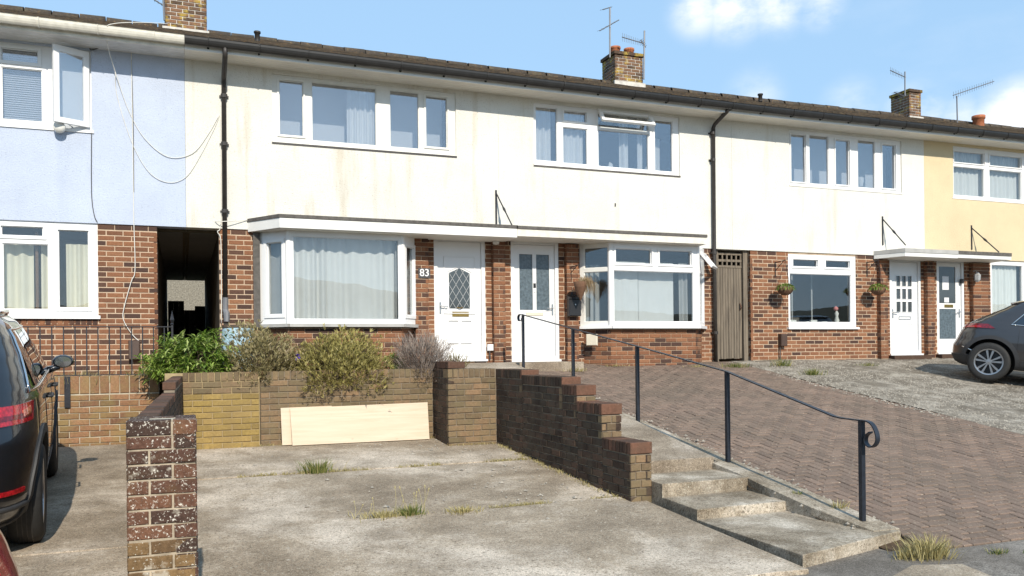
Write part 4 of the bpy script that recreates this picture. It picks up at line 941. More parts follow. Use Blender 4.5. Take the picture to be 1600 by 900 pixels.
def canopy(h, poly, z1, felt_h, white_h, mat_w, mat_f='felt', soff='soffit'):
    q = poly; m = MB(); m.prism(q, z1 - felt_h - white_h, z1 - felt_h - .002); c = m.build('canopy', mat_w, h)
    cx = sum(p[0] for p in q) / len(q); s = [(cx + (p[0] - cx) * 1.006, p[1] * 1.02 if p[1] < -.1 else p[1]) for p in q]
    m = MB(); m.prism(s, z1 - felt_h, z1); m.build('felt_edge', mat_f, c)
    m = MB(); m.prism([(p[0] + (cx - p[0]) * .02, p[1] * .95) for p in q], z1 - felt_h - white_h - .006, z1 - felt_h - white_h - .001); m.build('canopy_soffit', soff, c)
    return c
CT = EYE + 2.10; CP = .64; cxa, cxb = fx(387, 345), fx(437, 340, -CP); cmid = fx(808, 355, -CP); cxr = fx(1104, 365, -CP)
canopy(H83, [(cxa, -.022), (cxb, -CP), (cmid - .002, -CP), (cmid - .002, -.022)], CT, .05, .15, 'fascia_white')
pipe(H83, [(fx(349, 66, -.07), -.55, SOF + .09), (fx(349, 66, -.07), -.55, SOF - .03), (fx(349, 66, -.07), -.53, SOF - .07), (fx(349, 66, -.07), -.12, SOF - .24), (fx(349, 66, -.07), -.07, SOF - .30), PY(352, 470, -.07)], .037, 'pipe_iron', collars=[PY(350, 150, -.07), PY(350.6, 225, -.07), PY(351.5, 330, -.07)])
m = MB(); m.tube([PY(352, 465, -.07), PY(352, 484, -.07), PY(354, 490, -.10), PY(354, 503, -.12)], [.045, .045, .05, .04], 10); m.build('pipe_shoe', 'lead_dark', H83)
cablepx(H83, [(344, 180), (345, 270), (345, 350), (340, 362), (345, 375), (346, 430), (346, 505)], .007, 'cable_white')
cablepx(H83, [(336, 346), (350, 346, -.12), (385, 344), (400, 340)], .006, 'cable_white')
def plaque(h, x0, x1, y0, y1, txt, mat='number_plate', tm='white_paint', Y=-.107, size=.85):
    a, b, c, d = fx(x0, y0, Y), fx(x1, y0, Y), fz(x0, y1, Y), fz(x0, y0, Y); p = None
    if mat: m = MB(); m.box(a, b, Y - .012, Y, c, d); p = m.build('number_plaque', mat, h)
    cu = bpy.data.curves.new('digits', 'FONT'); cu.body = txt; cu.size = (d - c) * size * 1.25; cu.extrude = .003; cu.align_x = 'CENTER'; cu.align_y = 'CENTER'; cu.offset = .0015; cu.resolution_u = 6
    t = bpy.data.objects.new('tmp', cu); col.objects.link(t); bpy.context.view_layer.update(); dg = bpy.context.evaluated_depsgraph_get()
    me = bpy.data.meshes.new_from_object(t.evaluated_get(dg)); bpy.data.objects.remove(t); me.materials.clear(); me.materials.append(MATS[tm])
    o = new_obj('digits', me, p or h, Vector(((a + b) / 2, Y - .017, (c + d) / 2)) - ORIG[h]); o.rotation_euler[0] = R(90); return o
plaque(H83, 653.5, 672, 419, 434, '83')
def tie(h, x0, y0, y1, x2, y2, CPy=-.5):
    m = MB(); a, b = PY(x0, y0, -.03), PY(x0 + .5, y1, -.03); m.bar([a, b], .03, .012, (1, 0, 0)); m.tube([PY(x0, y0 + 4, -.03), PY(x2, y2, CPy)], .012, 6)
    p, q = PY(x0, y0 + 4, -.03), PY(x2, y2, CPy); c = p.lerp(q, .5); m.tube([p.lerp(q, .42), c, p.lerp(q, .58)], [.014, .024, .014], 6); m.build('tie_bracket', 'iron', h)
tie(H83, 775, 297, 352, 801, 354)
m = MB(); m.cbox(fx(760.5, 545), fx(769, 545), -.07, .0, fz(760, 548), fz(760, 538), .006); m.build('cover_box', 'white_paint', H83)
m = MB(); m.tube([PY(765, 548, -.04), PY(766, 562, -.04)], .012, 6); m.build('cable', 'cable_dark', H83)
m = MB(); m.lathe([(.001, -.05), (.05, -.04), (.06, 0), (.03, .02), (.001, .025)], PY(775, 378, -.12), 12); m.build('porch_lamp', 'upvc_old', H83)

# ---- number 81
lo81 = [(BAY81[0], BAY81[3], BAY81[4] - .02, BAY81[5] + .2), rect(D81)]
H81, wall81 = house(2, 'number 81 with plain white render, curtained bay and two-pane glazed white door', [rect(W81U)], lo81, 'clean_render', 'fascia_white', 'soffit', passages=[(GATE[0], 99)])
facade81 = []; facade_bricks(facade81, 5.08, GATE[0], lo81)
P3 = (fx(886, 470, -.1), fx(904, 470, -.1))
brick_pier(facade81, P3[0], P3[1], EYE - .2, CZ); pier_core(wall81, P3[0], P3[1], EYE - .3, CZ)
bay_base(wall81, BAY81, facade81, -.3)
emit_later = [(wall83, sp, lambda p: p.x < 3.2 and p.z < EYE - .1)]
w81 = BAY81[2] - BAY81[1]
o81 = bay(H81, BAY81, [[(.14, .9, .05, .655), (.14, .9, .70, .95)], [(.03, .945, .045, .665), (.05, .455, .75, .93, .03), (.545, .92, .75, .93, .03)], [(.1, .88, .05, .665)]], .41,
    [[(.05, .3, 0, 1.1, 'curtain_grey', .2, .03, .09)], [(.08, w81 * .36, 0, 1.15, 'net_curtain', .2, .012, .2), (w81 * .37, w81 * .78, 0, 1.15, 'net_curtain', .22, .006, .3), (w81 * .83, w81 * .93, 0, 1.15, 'curtain_grey', .18, .03, .08)], []], 'upvc', mats=('upvc_old', 'upvc', 'upvc'))
# open fanlight on the far splay
u = (Vector((BAY81[3], 0)) - Vector((BAY81[2], -.41))).normalized(); Mf = frameM((BAY81[2], -.41, EYE + 1.80), u) @ Matrix.Rotation(R(-38), 4, 'X')
m = MB(Mf); m.holes(.06, .54, -.36, 0, [(.12, .48, -.30, -.06)], -.05, -.005); m.build('open_fanlight', 'upvc', o81[2][0])
m = MB(Mf); m.box(.12, .48, -.03, -.022, -.30, -.06); m.build('pane', 'glass', o81[2][0])
w_, M_ = place(H81, W81U, glass='glass_upper', sill=(.04, .03, 'felt'), sill_ext=.01, curtains=[(cpx(W81U, 836), cpx(W81U, 867), 0, 1.1, 'curtain_white', .16, .03, .10), (cpx(W81U, 878), cpx(W81U, 917), 0, 1.1, 'curtain_white', .16, .03, .11), (cpx(W81U, 934), cpx(W81U, 943), 0, .8, 'curtain_white', .16, .02, .1), (cpx(W81U, 978), cpx(W81U, 991), 0, 1.1, 'curtain_white', .22, .03, .10), (cpx(W81U, 1004), cpx(W81U, 1012), 0, 1.1, 'curtain_white', .18, .02, .09), (cpx(W81U, 1031), cpx(W81U, 1045), 0, .75, 'curtain_white', .3, .01, .2)])
lt = W81U[4][4]; hp = (lt[3] - lt[2]); Mf = frameM((W81U[0] + lt[0] - .02, .0, W81U[2] + lt[3] + .03), (1, 0)) @ Matrix.Rotation(R(-36), 4, 'X')
ww = lt[1] - lt[0] + .04; m = MB(Mf); m.holes(0, ww, -hp - .05, 0, [(.06, ww - .06, -hp + .01, -.06)], -.05, -.005); m.build('open_fanlight', 'upvc', w_)
m = MB(Mf); m.box(.05, ww - .05, -.03, -.022, -hp, -.05); m.build('pane', 'glass', w_)
bd = MB(M_); bd.lathe([(.001, .30), (.07, .28), (.13, .2), (.15, .0)], (cpx(W81U, 1038), .5, .0), 14); bd.build('headboard', 'curtain_white', w_, True)
m = MB(M_); vs = []
for q in range(25):
    X = cpx(W81U, 944) + .42 * q / 24; vs += [(X, .30, -.02), (X, .32, .10 + .07 * abs(math.sin(q * .26 + .6)) + (.07 if 15 < q < 21 else 0))]
m.add(vs, [(2 * q, 2 * q + 2, 2 * q + 3, 2 * q + 1) for q in range(24)]); m.build('pillow', 'curtain_white', w_)
door(H81, D81, 'twolight')
canopy(H81, [(cmid + .002, -.022), (cmid + .002, -CP), (cxr, -CP), (cxr + .10, -.022)], CT - .005, .05, .12, 'fascia_worn')
XP2 = fx(1117, 400, -.07)
pipe(H81, [PY(1140, 166, -.55), PY(1136, 174, -.5), PY(1117, 194, -.12), PY(1114.5, 200, -.07), PY(1116, 400, -.07), PY(1118.5, 566, -.07)], .037, 'pipe_iron', collars=[PY(1113.5, 208, -.07), PY(1114, 250, -.07), PY(1116, 395, -.07), PY(1118, 520, -.07)])
m = MB(); a = PY(924, 532, -.19); m.M = frameM((fx(917, 530, -.20), -.20, fz(917, 540, -.2)), (.72, -.69)); m.cbox(0, .2, -.05, .0, 0, .2, .01); m.build('vent_cover', 'cream_plastic', H81)
plaque(H81, 889, 902, 455, 465, '81', None, 'number_plate', -.115, .8)
m = MB(); m.box(fx(959.5, 321), fx(960.7, 321), -.04, -.02, fz(960, 323), fz(960, 318)); m.build('wall_hook', 'iron', H81)

# ---- number 79 (white, hanging baskets)
lo79 = [rect(W79L), rect(D79)]
H79, wall79 = house(3, 'white rendered house with hanging baskets either side of its lower window', [rect(W79U)], lo79, 'clean_render', 'fascia_white', 'soffit', passages=[(-99, GATE[1])])
sp79 = []; facade_bricks(sp79, GATE[1], 14.74, lo79); bricks(sp79, (GATE[1], .5), (0, -1), .5, EYE - .35, RB - .09, 'facade_brick', course=.0755)
P4 = (fx(1376, 470, -.1), fx(1387.5, 470, -.1)); P5 = (fx(1449.5, 470, -.1), fx(1460.5, 470, -.1)); P6 = (fx(1521, 470, -.1), fx(1546.5, 470, -.1)); C2 = EYE + 1.86
brick_pier(sp79, P4[0], P4[1], EYE - .2, C2); pier_core(wall79, P4[0], P4[1], EYE - .3, C2)
w_, M_ = place(H79, W79L, sill=(.06, .04, 'upvc'), sill_ext=.04)
for (a, b_, zt) in ((.14, .30, .13), (.32, .42, .06), (.55, .62, .10), (.66, .82, .13), (.95, 1.08, .10)):
    m = MB(M_); z0 = .02; m.cbox(a, b_, .12, .17, z0, z0 + zt, .006); m.build('ornament', 'ornament', w_)
m = MB(M_); m.lathe([(.05, 0), (.035, .05), (.055, .11), (.03, .19), (.045, .26), (.001, .33)], (1.34, .15, .03), 12); m.build('vase', 'ornament', w_, True)
m = MB(M_); m.lathe([(.001, 0), (.045, .02), (.05, .06), (.001, .1)], (1.32, .15, .34), 10); m.build('flower', 'pink', w_, True)
for xx in (.40, .90): m = MB(M_); wavy(m, xx, xx + .05, 0, 1.25, .4, .01, .1); m.build('curtain', 'curtain_grey', w_, True)
w_, M_ = place(H79, W79U, glass='glass_upper', sill=(.04, .03, 'upvc_old'), sill_ext=.01)
m = MB(M_); m.box(-.1, W79U[1] - W79U[0] + .1, .5, .52, -.2, 1.3); m.build('blind', 'blind', w_)
m = MB(M_); m.lathe([(.05, 0), (.07, .18), (.04, .2)], (cpx(W79U, 1356), .2, .12), 12); m.lathe([(.012, .0), (.012, .12)], (cpx(W79U, 1356), .2, 0), 8); m.build('table_lamp', 'curtain_white', w_, True)
door(H79, D79, 'ninelight')
C2T = EYE + 2.02; q0, q1 = fx(1364, 388), fx(1414, 386, -.62); qm = fx(1497, 391, -.62); qr = fx(1580, 397, -.62)
canopy(H79, [(q0, -.022), (q1, -.62), (qm - .002, -.62), (qm - .002, -.022)], C2T, .08, .08, 'fascia_white', 'fascia_grey')
tie(H79, 1379, 338, 383, 1415, 383)
m = MB(); m.box(D79[0] - .05, D79[1] + .1, -.16, .05, EYE - .3, D79[2] - .037); m.build('door_step', 'coping_brick', H79)
coverbox(H79, 1215.5, 1225, 522, 541)
m = MB(); m.tube([PY(1219, 540, -.05), PY(1219, 566, -.04)], .012, 6); m.build('cable', 'cable_dark', H79)

# ---- next house (yellow)
lo77 = [rect(W77L), rect(D77)]
H77, wall77 = house(4, 'yellow rendered house with a full-length glazed door and net curtains', [rect(W77U)], lo77, 'yellow_render', 'fascia_white', 'soffit')
sp77 = []; facade_bricks(sp77, 14.74, 19.8, lo77)
for P in (P5, P6): brick_pier(sp77, P[0], P[1], EYE - .2, C2); pier_core(wall77, P[0], P[1], EYE - .3, C2)
w_, M_ = place(H77, W77U, sill=(.04, .03, 'upvc'), curtains=[(.04, W77U[1] - W77U[0] - .04, 0, 1.05, 'net_curtain', .14, .02, .12)])
w_, M_ = place(H77, W77L, sill=(.04, .03, 'upvc'), curtains=[(cpx(W77L, 1549), cpx(W77L, 1593), 0, 1.5, 'curtain_white', .12, .022, .11), (cpx(W77L, 1603), cpx(W77L, 1647), 0, 1.5, 'curtain_white', .12, .022, .11)])
door(H77, D77, 'fullglass')
canopy(H77, [(qm + .002, -.022), (qm + .002, -.62), (qr, -.62), (qr + .08, -.022)], C2T - .004, .07, .075, 'fascia_white', 'felt')
tie(H77, 1518, 352, 390, 1561, 394)
m = MB(); c = PY(1527, 434, -.2); m.lathe([(.001, .13), (.03, .12), (.05, .08), (.07, .06), (.06, -.05), (.03, -.09), (.001, -.10)], c, 6); m.tube([c + Vector((0, .1, .14)), c + Vector((0, .05, .16)), c + Vector((0, 0, .12))], .01, 6); m.build('lantern', 'lead', H77)
m = MB(); m.box(fx(1500.5, 440, 0), fx(1504, 440, 0), -.03, .012, fz(1502, 443), fz(1502, 436)); m.build('doorbell', 'plastic_black', H77)
m = MB(); m.box(D77[0] - .05, D77[1] + .1, -.16, .05, EYE - .3, D77[2] - .037); m.build('door_step', 'coping_brick', H77)
# ---- the house beyond: roof only in view
H75, wall75 = house(5, 'next house up the terrace whose roof and red chimney pot show above the eaves', [], [], 'clean_render')

for h_, xe in ((H85, -5.0), (H75, 24.9)):
    m = MB(); m.box(xe - .12 if xe < 0 else xe + .01, xe - .01 if xe < 0 else xe + .12, 0, 9.0, EYE - .4, SOF); m.build('end_wall', 'mortar', h_)
# ---- chimneys
def chimney(h, x0, x1, y0, y1, ztop, sp, white=2, pots=2):
    zb = RIDGE_Z - .6; m = MB(); m.box(x0 + .01, x1 - .01, y0 + .01, y1 - .01, zb, ztop - .02); c = m.build('chimney', 'white_mortar', h)
    nr = int((ztop - zb) / .075); z0 = ztop - nr * .075
    for (o, u, l) in (((x0, y0), (1, 0), x1 - x0), ((x0, y1), (0, -1), y1 - y0), ((x1, y0), (0, 1), y1 - y0), ((x1, y1), (-1, 0), x1 - x0)):
        bricks(sp, o, u, l, z0, ztop, 'chimney_brick', depth=.05, joint=.013)
    m = MB(); m.box(x0 - .03, x1 + .03, y0 - .03, y1 + .03, ztop + .001, ztop + .075); m.build('capping', 'chimney_brick', c)
    m = MB(); m.prism([(x0 - .04, y0 - .05), (x1 + .04, y0 - .05), (x1 + .04, y0 - .004), (x0 - .04, y0 - .004)], RIDGE_Z - .22, RIDGE_Z - .06); m.build('flashing', 'white_mortar', c)
    for k in range(pots):
        m = MB(); X = x0 + (x1 - x0) * (k + .5) / pots; m.lathe([(.11, 0), (.115, .16), (.13, .17), (.13, .22), (.095, .22), (.09, .02)], (X, (y0 + y1) / 2, ztop + .07), 16); m.build('chimney_pot', 'terracotta', c, True)
    return c
ch_sp = {}
Yc = 4.2
def chx(x, y): return fx(x, y, Yc)
c1 = []; chimney(H83, chx(257, 20), chx(323, 20), Yc, Yc + .6, EYE + 7.35, c1)
c2 = []; chimney(H81, chx(961, 100), chx(1004.5, 110), Yc, Yc + .66, fz(961, 84, Yc), c2)
c3 = []; chimney(H77, chx(1421, 160), chx(1439, 160), Yc, Yc + .66, fz(1421, 143, Yc), c3, pots=0)
emit(wall83, sp + c1, 285, low=lambda p: p.x < 3.2 and p.z < EYE - .1)
emit(wall81, facade81 + c2, 285)
emit(wall79, sp79, 285); emit(wall77, sp77 + c3, 285, low=lambda p: p.x > 17.8)
m = MB(); m.lathe([(.15, 0), (.155, .30), (.18, .31), (.18, .40), (.13, .40), (.12, .02)], PY(1529, 203, Yc) , 16); m.build('chimney_pot', 'terracotta', H75, True)
for h_, x, y in ((H83, 402, 56), (H79, 1188, 152)):
    m = MB(); P = PY(x, y, 2.0); m.lathe([(.045, -.1), (.045, .04), (.06, .045), (.06, .075), (.001, .08)], P, 12); m.build('vent_pipe', 'pipe_iron', h_, True)
# passage lining (belongs to number 83 and the blue house)
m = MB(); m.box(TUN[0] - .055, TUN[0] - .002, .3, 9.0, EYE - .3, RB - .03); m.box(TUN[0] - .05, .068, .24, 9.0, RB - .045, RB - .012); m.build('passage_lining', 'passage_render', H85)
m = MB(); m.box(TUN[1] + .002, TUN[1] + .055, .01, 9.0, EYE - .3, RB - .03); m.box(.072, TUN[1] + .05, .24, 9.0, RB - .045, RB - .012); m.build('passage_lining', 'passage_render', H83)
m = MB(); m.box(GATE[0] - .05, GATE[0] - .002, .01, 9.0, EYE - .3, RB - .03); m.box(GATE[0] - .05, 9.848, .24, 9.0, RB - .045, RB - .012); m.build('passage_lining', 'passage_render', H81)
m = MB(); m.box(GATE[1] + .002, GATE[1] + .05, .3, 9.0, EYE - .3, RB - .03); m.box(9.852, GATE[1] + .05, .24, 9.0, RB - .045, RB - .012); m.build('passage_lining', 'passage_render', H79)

# ================================================================ steps, handrail, gate, railing
steps = thing('concrete_steps', (4.5, -7.5, .1), 'worn concrete steps and sloping path with rough kerb leading up to the doors', 'steps')
zc = lambda z: (lambda X, Y: EYE + z)
SL = 3.992
slab_piece(steps, [(SL, -8.86), (5.2, -8.55), (5.02, -7.58), (SL, -7.58)], lambda X, Y: EYE - 1.425 + .012 * (Y + 8.9), 'step_concrete', .30, gap=0, name='landing')
slab_piece(steps, [(SL, -7.57), (4.93, -7.57), (4.95, -7.03), (SL, -7.03)], lambda X, Y: EYE - 1.325 + .03 * (Y + 7.57), 'step_concrete', .30, gap=0, name='step')
slab_piece(steps, [(SL, -7.02), (4.93, -7.02), (5.15, -6.48), (SL, -6.48)], lambda X, Y: EYE - 1.19 + .02 * (Y + 7.02), 'step_concrete', .30, gap=0, name='step')
slab_piece(steps, [(SL, -6.47), (4.92, -6.47), (5.0, -.76), (SL, -.76)], zpath, 'path_concrete', .30, gap=0, name='path')
slab_piece(steps, [(3.5, -.75), (6.3, -.75), (6.3, -.02), (3.5, -.02)], zc(-.165), 'path_concrete', .30, gap=0, name='door_landing')
slab_piece(steps, [(3.2, -2.4), (3.98, -2.4), (3.98, -.76), (3.2, -.76)], zc(-.20), 'path_concrete', .30, gap=0, name='path')
kp = [(-8.5, 4.98, 5.24), (-7.9, 4.90, 5.22), (-7.3, 4.90, 5.22), (-6.8, 4.92, 5.2), (-6.45, 4.90, 5.2)]
for (ya, xa, xb), (yb_, xc, xd) in zip(kp, kp[1:]):
    slab_piece(steps, [(xa, ya), (xb, ya), (xd, yb_), (xc, yb_)], lambda X, Y: max(zdrive(X, Y) + .035, EYE - 1.44 + .0), 'step_concrete', .25, gap=.001, name='kerb')
slab_piece(steps, [(5.0, -6.44), (5.21, -6.44), (5.21, -.78), (5.02, -.78)], lambda X, Y: zdrive(X, Y) + .03, 'step_concrete', .2, gap=.002, name='kerb')
mb = MB()
for i in range(900):
    t = random.random(); y = -8.4 + 7.5 * t; x = 5.13 + random.gauss(0, .10); r = random.uniform(.006, .022); z = zdrive(x, y) + .02
    mb.M = Matrix.Translation((x, y, z)) @ Matrix.Rotation(random.uniform(0, 6), 4, 'Z')
    mb.add([(-r, -r * .7, -.004), (r, -r * .6, -.004), (r * .7, r * .8, -.004), (-r * .8, r * .7, -.004), (r * .2, 0, r * .75)], [(0, 1, 4), (1, 2, 4), (2, 3, 4), (3, 0, 4)], .5)
mb.M = None; mb.build('loose_stones', 'stone_chip', steps, kind='stuff')

RX = 5.08
hr = thing('handrail', (RX, -5, 1), 'blue-black metal handrail with curled ends running down beside the concrete steps', 'handrail')
tops = [(817, 492), (895, 513.5), (995.5, 541), (1136, 580.5), (1346, 657)]; feet = [574, 596, 662, 735, 838]
for (x, y), f in zip(tops, feet):
    a = PX(x, y, RX); b = PX(x + (f - y) * ROLL, f, RX); m = MB(); m.box(RX - .019, RX + .019, a.y - .019, a.y + .019, b.z - .05, a.z - .004); m.build('post', 'rail_blue_black', hr)
def cat(P, n=6):
    Q = []
    for i in range(len(P) - 1):
        p0, p1, p2, p3 = P[max(i - 1, 0)], P[i], P[i + 1], P[min(i + 2, len(P) - 1)]
        for k in range(n):
            t = k / n; Q.append(.5 * ((2 * p1) + (p2 - p0) * t + (2 * p0 - 5 * p1 + 4 * p2 - p3) * t * t + (3 * p1 - p0 - 3 * p2 + p3) * t ** 3))
    return Q + [P[-1]]
main = [PX(x, y, RX) for x, y in ((817, 492), (895, 513.5), (995.5, 541), (1136, 580.5), (1304, 650.5), (1318, 653.5), (1346, 657))]
m = MB(); m.bar(main, .042, .010, (1, 0, 0)); m.build('rail', 'rail_blue_black', hr)
curl = cat([PX(x, y, RX) for x, y in ((1345, 657), (1355, 658), (1364, 664), (1370, 677), (1371, 689), (1366, 697), (1359, 698), (1353, 691), (1354, 681), (1361, 675))])
m = MB(); m.bar(curl, .041, .010, (1, 0, 0)); m.build('scroll', 'rail_blue_black', hr)
curl = cat([PX(x, y, RX) for x, y in ((818, 492), (813, 491), (810, 495), (811, 501), (815, 501), (816, 497))])
m = MB(); m.bar(curl, .041, .008, (1, 0, 0)); m.build('scroll', 'rail_blue_black', hr)

GY = .10; gx0, gx1 = GATE[0] + .02, GATE[1] - .03; gz0, gz1 = EYE - .17, RB - .05
gt = thing('passage_gate', ((gx0 + gx1) / 2, GY, gz0), 'weathered grey plank gate with open lattice top closing the passage', 'gate')
m = MB(); m.box(gx1 - .10, gx1, GY - .05, GY + .05, gz0 - .05, gz1 + .04); m.build('post', 'old_timber', gt)
m = MB(); m.box(gx0, gx0 + .05, GY - .05, GY + .05, gz0 - .05, gz1 + .04); m.build('post', 'old_timber', gt)
a0, a1 = gx0 + .06, gx1 - .11; lat = gz1 - .25; npk = 9
for k in range(npk):
    xa = a0 + (a1 - a0) * k / npk; m = MB(); m.cbox(xa + .003, xa + (a1 - a0) / npk - .003, GY - .012 + random.uniform(-.003, .003), GY + .012, gz0 + random.uniform(0, .015), lat - .05, .004); m.build('plank', 'old_timber', gt)
for z in (lat - .045, lat + .07, gz1 - .05):
    m = MB(); m.box(a0, a1, GY - .018, GY + .018, z, z + .045); m.build('rail', 'old_timber', gt)
for k in range(6):
    xa = a0 + (a1 - a0 - .03) * k / 5; m = MB(); m.box(xa, xa + .03, GY - .012, GY + .016, lat + .002, gz1 - .052); m.build('lattice_bar', 'old_timber', gt)
m = MB(); m.tube([(a1 - .05, GY - .02, gz0 + .95), (a1 - .05, GY - .06, gz0 + 1.0), (a1 - .05, GY - .02, gz0 + 1.08)], .012, 6); m.build('latch', 'rust', gt)

YI = YR + .10
rl = thing('iron_railing', (-1.2, YI, rt), 'thin black iron railing with a finial post on top of the retaining wall', 'railing')
zt_, zb_ = fz(150, 510.5, YI), fz(150, 586, YI); xr_ = fx(269, 510, YI)
for z in (zt_, zb_): m = MB(); m.box(-3.4, xr_, YI - .018, YI + .018, z - .006, z + .006); m.build('rail', 'iron', rl)
bx = MB(); bx.box(-.007, .007, -.007, .007, 0, zt_ - zb_); bme = bx.mesh('bar', 'iron')
x = fx(257, 550, YI)
while x > -3.35:
    o = bpy.data.objects.new('bar', bme); col.objects.link(o); o.parent = rl; o.location = Vector((x, YI, zb_)) - ORIG[rl]; x -= .128
m = MB(); m.box(xr_ - .012, xr_ + .012, YI - .012, YI + .012, rt - .3, zt_ + .02)
m.lathe([(.012, 0), (.024, .012), (.012, .03), (.026, .07), (.016, .11), (.001, .19)], (xr_, YI, zt_ + .02), 8); m.build('finial_post', 'iron', rl)
m = MB(); xp = fx(105, 600, YR - .02); m.box(xp - .033, xp + .033, YR - .022, YR - .012, fz(105, 637, YR), fz(105, 588, YR)); m.build('strap', 'iron', rl)

# boards leaning on the planter wall
def board(p4, th, label):
    # p4: lower-left, lower-right, upper-right, upper-left points
    n_ = (p4[1] - p4[0]).cross(p4[3] - p4[0]).normalized(); m = MB(); q = [p + n_ * th for p in p4]
    m.hexa([p4[0], p4[1], q[1], q[0], p4[3], p4[2], q[2], q[3]]); o = m.top('plywood_board', 'plywood', label, 'board', 'boards leaning on the planter wall'); return o
zf = lambda p: p
yl = YP - .17; zl = zpad(0, yl) + .012
def bq(xa, xb, xc, xd, yb_, yt, zlo, zc_, zd_): return [Vector((fx(xa, 690, yb_), yb_, zlo)), Vector((fx(xb, 685, yb_), yb_, zlo)), Vector((fx(xc, 628, yt), yt, fz(xc, zc_, yt))), Vector((fx(xd, 638, yt), yt, fz(xd, zd_, yt)))]
board(bq(457, 671, 668, 453, yl, YP - .06, zl, 628.5, 638), -.02, 'long pale plywood board leaning in front of the planter wall')
board(bq(441, 520, 518, 438.5, YP - .11, YP - .03, zpad(0, YP - .1) + .012, 634, 637.5), -.02, 'second plywood board showing only its end behind the long board')

# ================================================================ plants
def rdir():
    while True:
        v = Vector((random.uniform(-1, 1), random.uniform(-1, 1), random.uniform(-1, 1)))
        if .05 < v.length < 1: return v.normalized()
def leaf(mb, p, d, L_, w, t, droop=.25):
    d = d.normalized(); s = d.cross(Vector((random.uniform(-.3, .3), random.uniform(-.3, .3), 1)))
    if s.length < .05: s = Vector((1, 0, 0))
    s.normalize(); n_ = s.cross(d); m_ = p + d * L_ * .5 + n_ * L_ * .03; e = p + d * L_ - Vector((0, 0, droop * L_))
    mb.add([p, m_ + s * w / 2 + n_ * w * .15, e, m_ - s * w / 2 + n_ * w * .15, m_], [(0, 1, 4), (1, 2, 4), (2, 3, 4), (3, 0, 4)], t)
def blade(mb, p, d, L_, w, t, bend=.3):
    s = Vector((random.uniform(-1, 1), random.uniform(-1, 1), 0)).normalized(); q = p + d * L_ * .55; e = p + d * L_ + Vector((d.x, d.y, -.3)) * L_ * bend
    mb.add([p - s * w / 2, p + s * w / 2, q + s * w * .4, q - s * w * .4, e], [(0, 1, 2, 3), (3, 2, 4)], t)
def stems(mb, c, rad, n, r=.006):
    for i in range(n):
        d = rdir(); d.z = abs(d.z) * .8 + .2; e = c + Vector((d.x * rad.x, d.y * rad.y, d.z * rad.z)) * random.uniform(.7, 1.05); mid = c.lerp(e, .5) + Vector((0, 0, .03)); mb.tube([c + Vector((d.x * .05, d.y * .05, 0)), mid, e], [r, r * .7, r * .3], 4, False)
def lumps(n, seed):
    r = random.Random(seed); return [Vector((r.uniform(-1, 1), r.uniform(-1, 1), r.uniform(-.2, 1))).normalized() for _ in range(n)]
def shrub(name, c, rad, label, mat, n, L_, w, style, seed, tint=(0, 1), sag=0, front=0):
    t_ = thing(name, (c.x, c.y, c.z), label, 'shrub'); mb = MB(); lp = lumps(9, seed); base = c
    for i in range(n):
        d = rdir(); d.z = abs(d.z) if random.random() < .8 else d.z * .3
        k = .66 + .36 * max(0, max(d.dot(q) for q in lp) - .6) / .4 + noise.noise(d * 2.6 + Vector((seed, 0, 0))) * .34
        f = random.uniform(.45, 1.02) ** .6 * k * (1.22 if random.random() < .05 else 1)
        p = c + Vector((d.x * rad.x * f, d.y * rad.y * f, d.z * rad.z * f))
        if sag and d.y < -.1: p.z -= sag * (f ** 2) * max(0, -d.y); p.y -= front * max(0, -d.y) * f
        tt = min(1, max(.01, random.uniform(*tint) * .75 + .25 * (noise.noise(p * 7) + .5)))
        if style == 'sprig':
            ax = (d + Vector((0, 0, .9)) + rdir() * .5).normalized()
            for q in range(8):
                o = ax.orthogonal().normalized(); o.rotate(Matrix.Rotation(q * 2.4 + random.random(), 3, ax)); dd = (o + ax * random.uniform(.2, 1.0)).normalized()
                leaf(mb, p + ax * q * .008, dd, L_ * random.uniform(.7, 1.2), w, min(1, max(.01, tt + random.uniform(-.25, .25))), .15)
        else:
            dd = (d * 1.0 + Vector((0, 0, .55)) + rdir() * .65).normalized(); tw = random.uniform(.6, 1.35)
            if style == 'spike':
                for q in range(5): blade(mb, p + rdir() * .014, (dd + rdir() * .5).normalized(), L_ * tw * random.uniform(.5, 1), w, min(1, max(.01, tt + random.uniform(-.2, .2))))
            else:
                blade(mb, p, dd, L_ * tw, w, tt, .1)
    mb.build('foliage', mat, t_, kind='stuff'); sm = MB(); stems(sm, c, rad, 60, .007); sm.build('stems', 'twig', t_); return t_
zs = EYE - .24
def cpl(x, y, Y): p = PY(x, y, Y); return Vector((p.x, Y, zs))
shrub('leafy_shrub', cpl(305, 560, -2.2), Vector((.60, .42, .50)), 'bright green leafy shrub in front of the passage opening', 'leaf_green', 430, .115, .027, 'sprig', 1)
shrub('leafy_shrub', cpl(262, 570, -2.3), Vector((.20, .22, .30)), 'small bright green shrub sprawling beside the iron finial post', 'leaf_green', 70, .09, .024, 'sprig', 2)
shrub('olive_shrub', cpl(410, 570, -2.25), Vector((.54, .44, .60)), 'dry grey-olive shrub beside the blue water butt', 'leaf_olive', 3400, .062, .012, 'spike', 3, sag=.16, front=.14)
shrub('yellow_shrub', cpl(526, 575, -2.25), Vector((.74, .50, .56)), 'large yellow-green shrub spilling over the planter wall under the bay', 'leaf_yellowgreen', 5200, .062, .012, 'spike', 4, sag=.30, front=.20)
shrub('dead_shrub', cpl(662, 575, -2.4), Vector((.44, .38, .50)), 'dried grey twiggy shrub next to the planter pier', 'leaf_grey', 4200, .11, .007, 'twig', 5, sag=.2, front=.1)
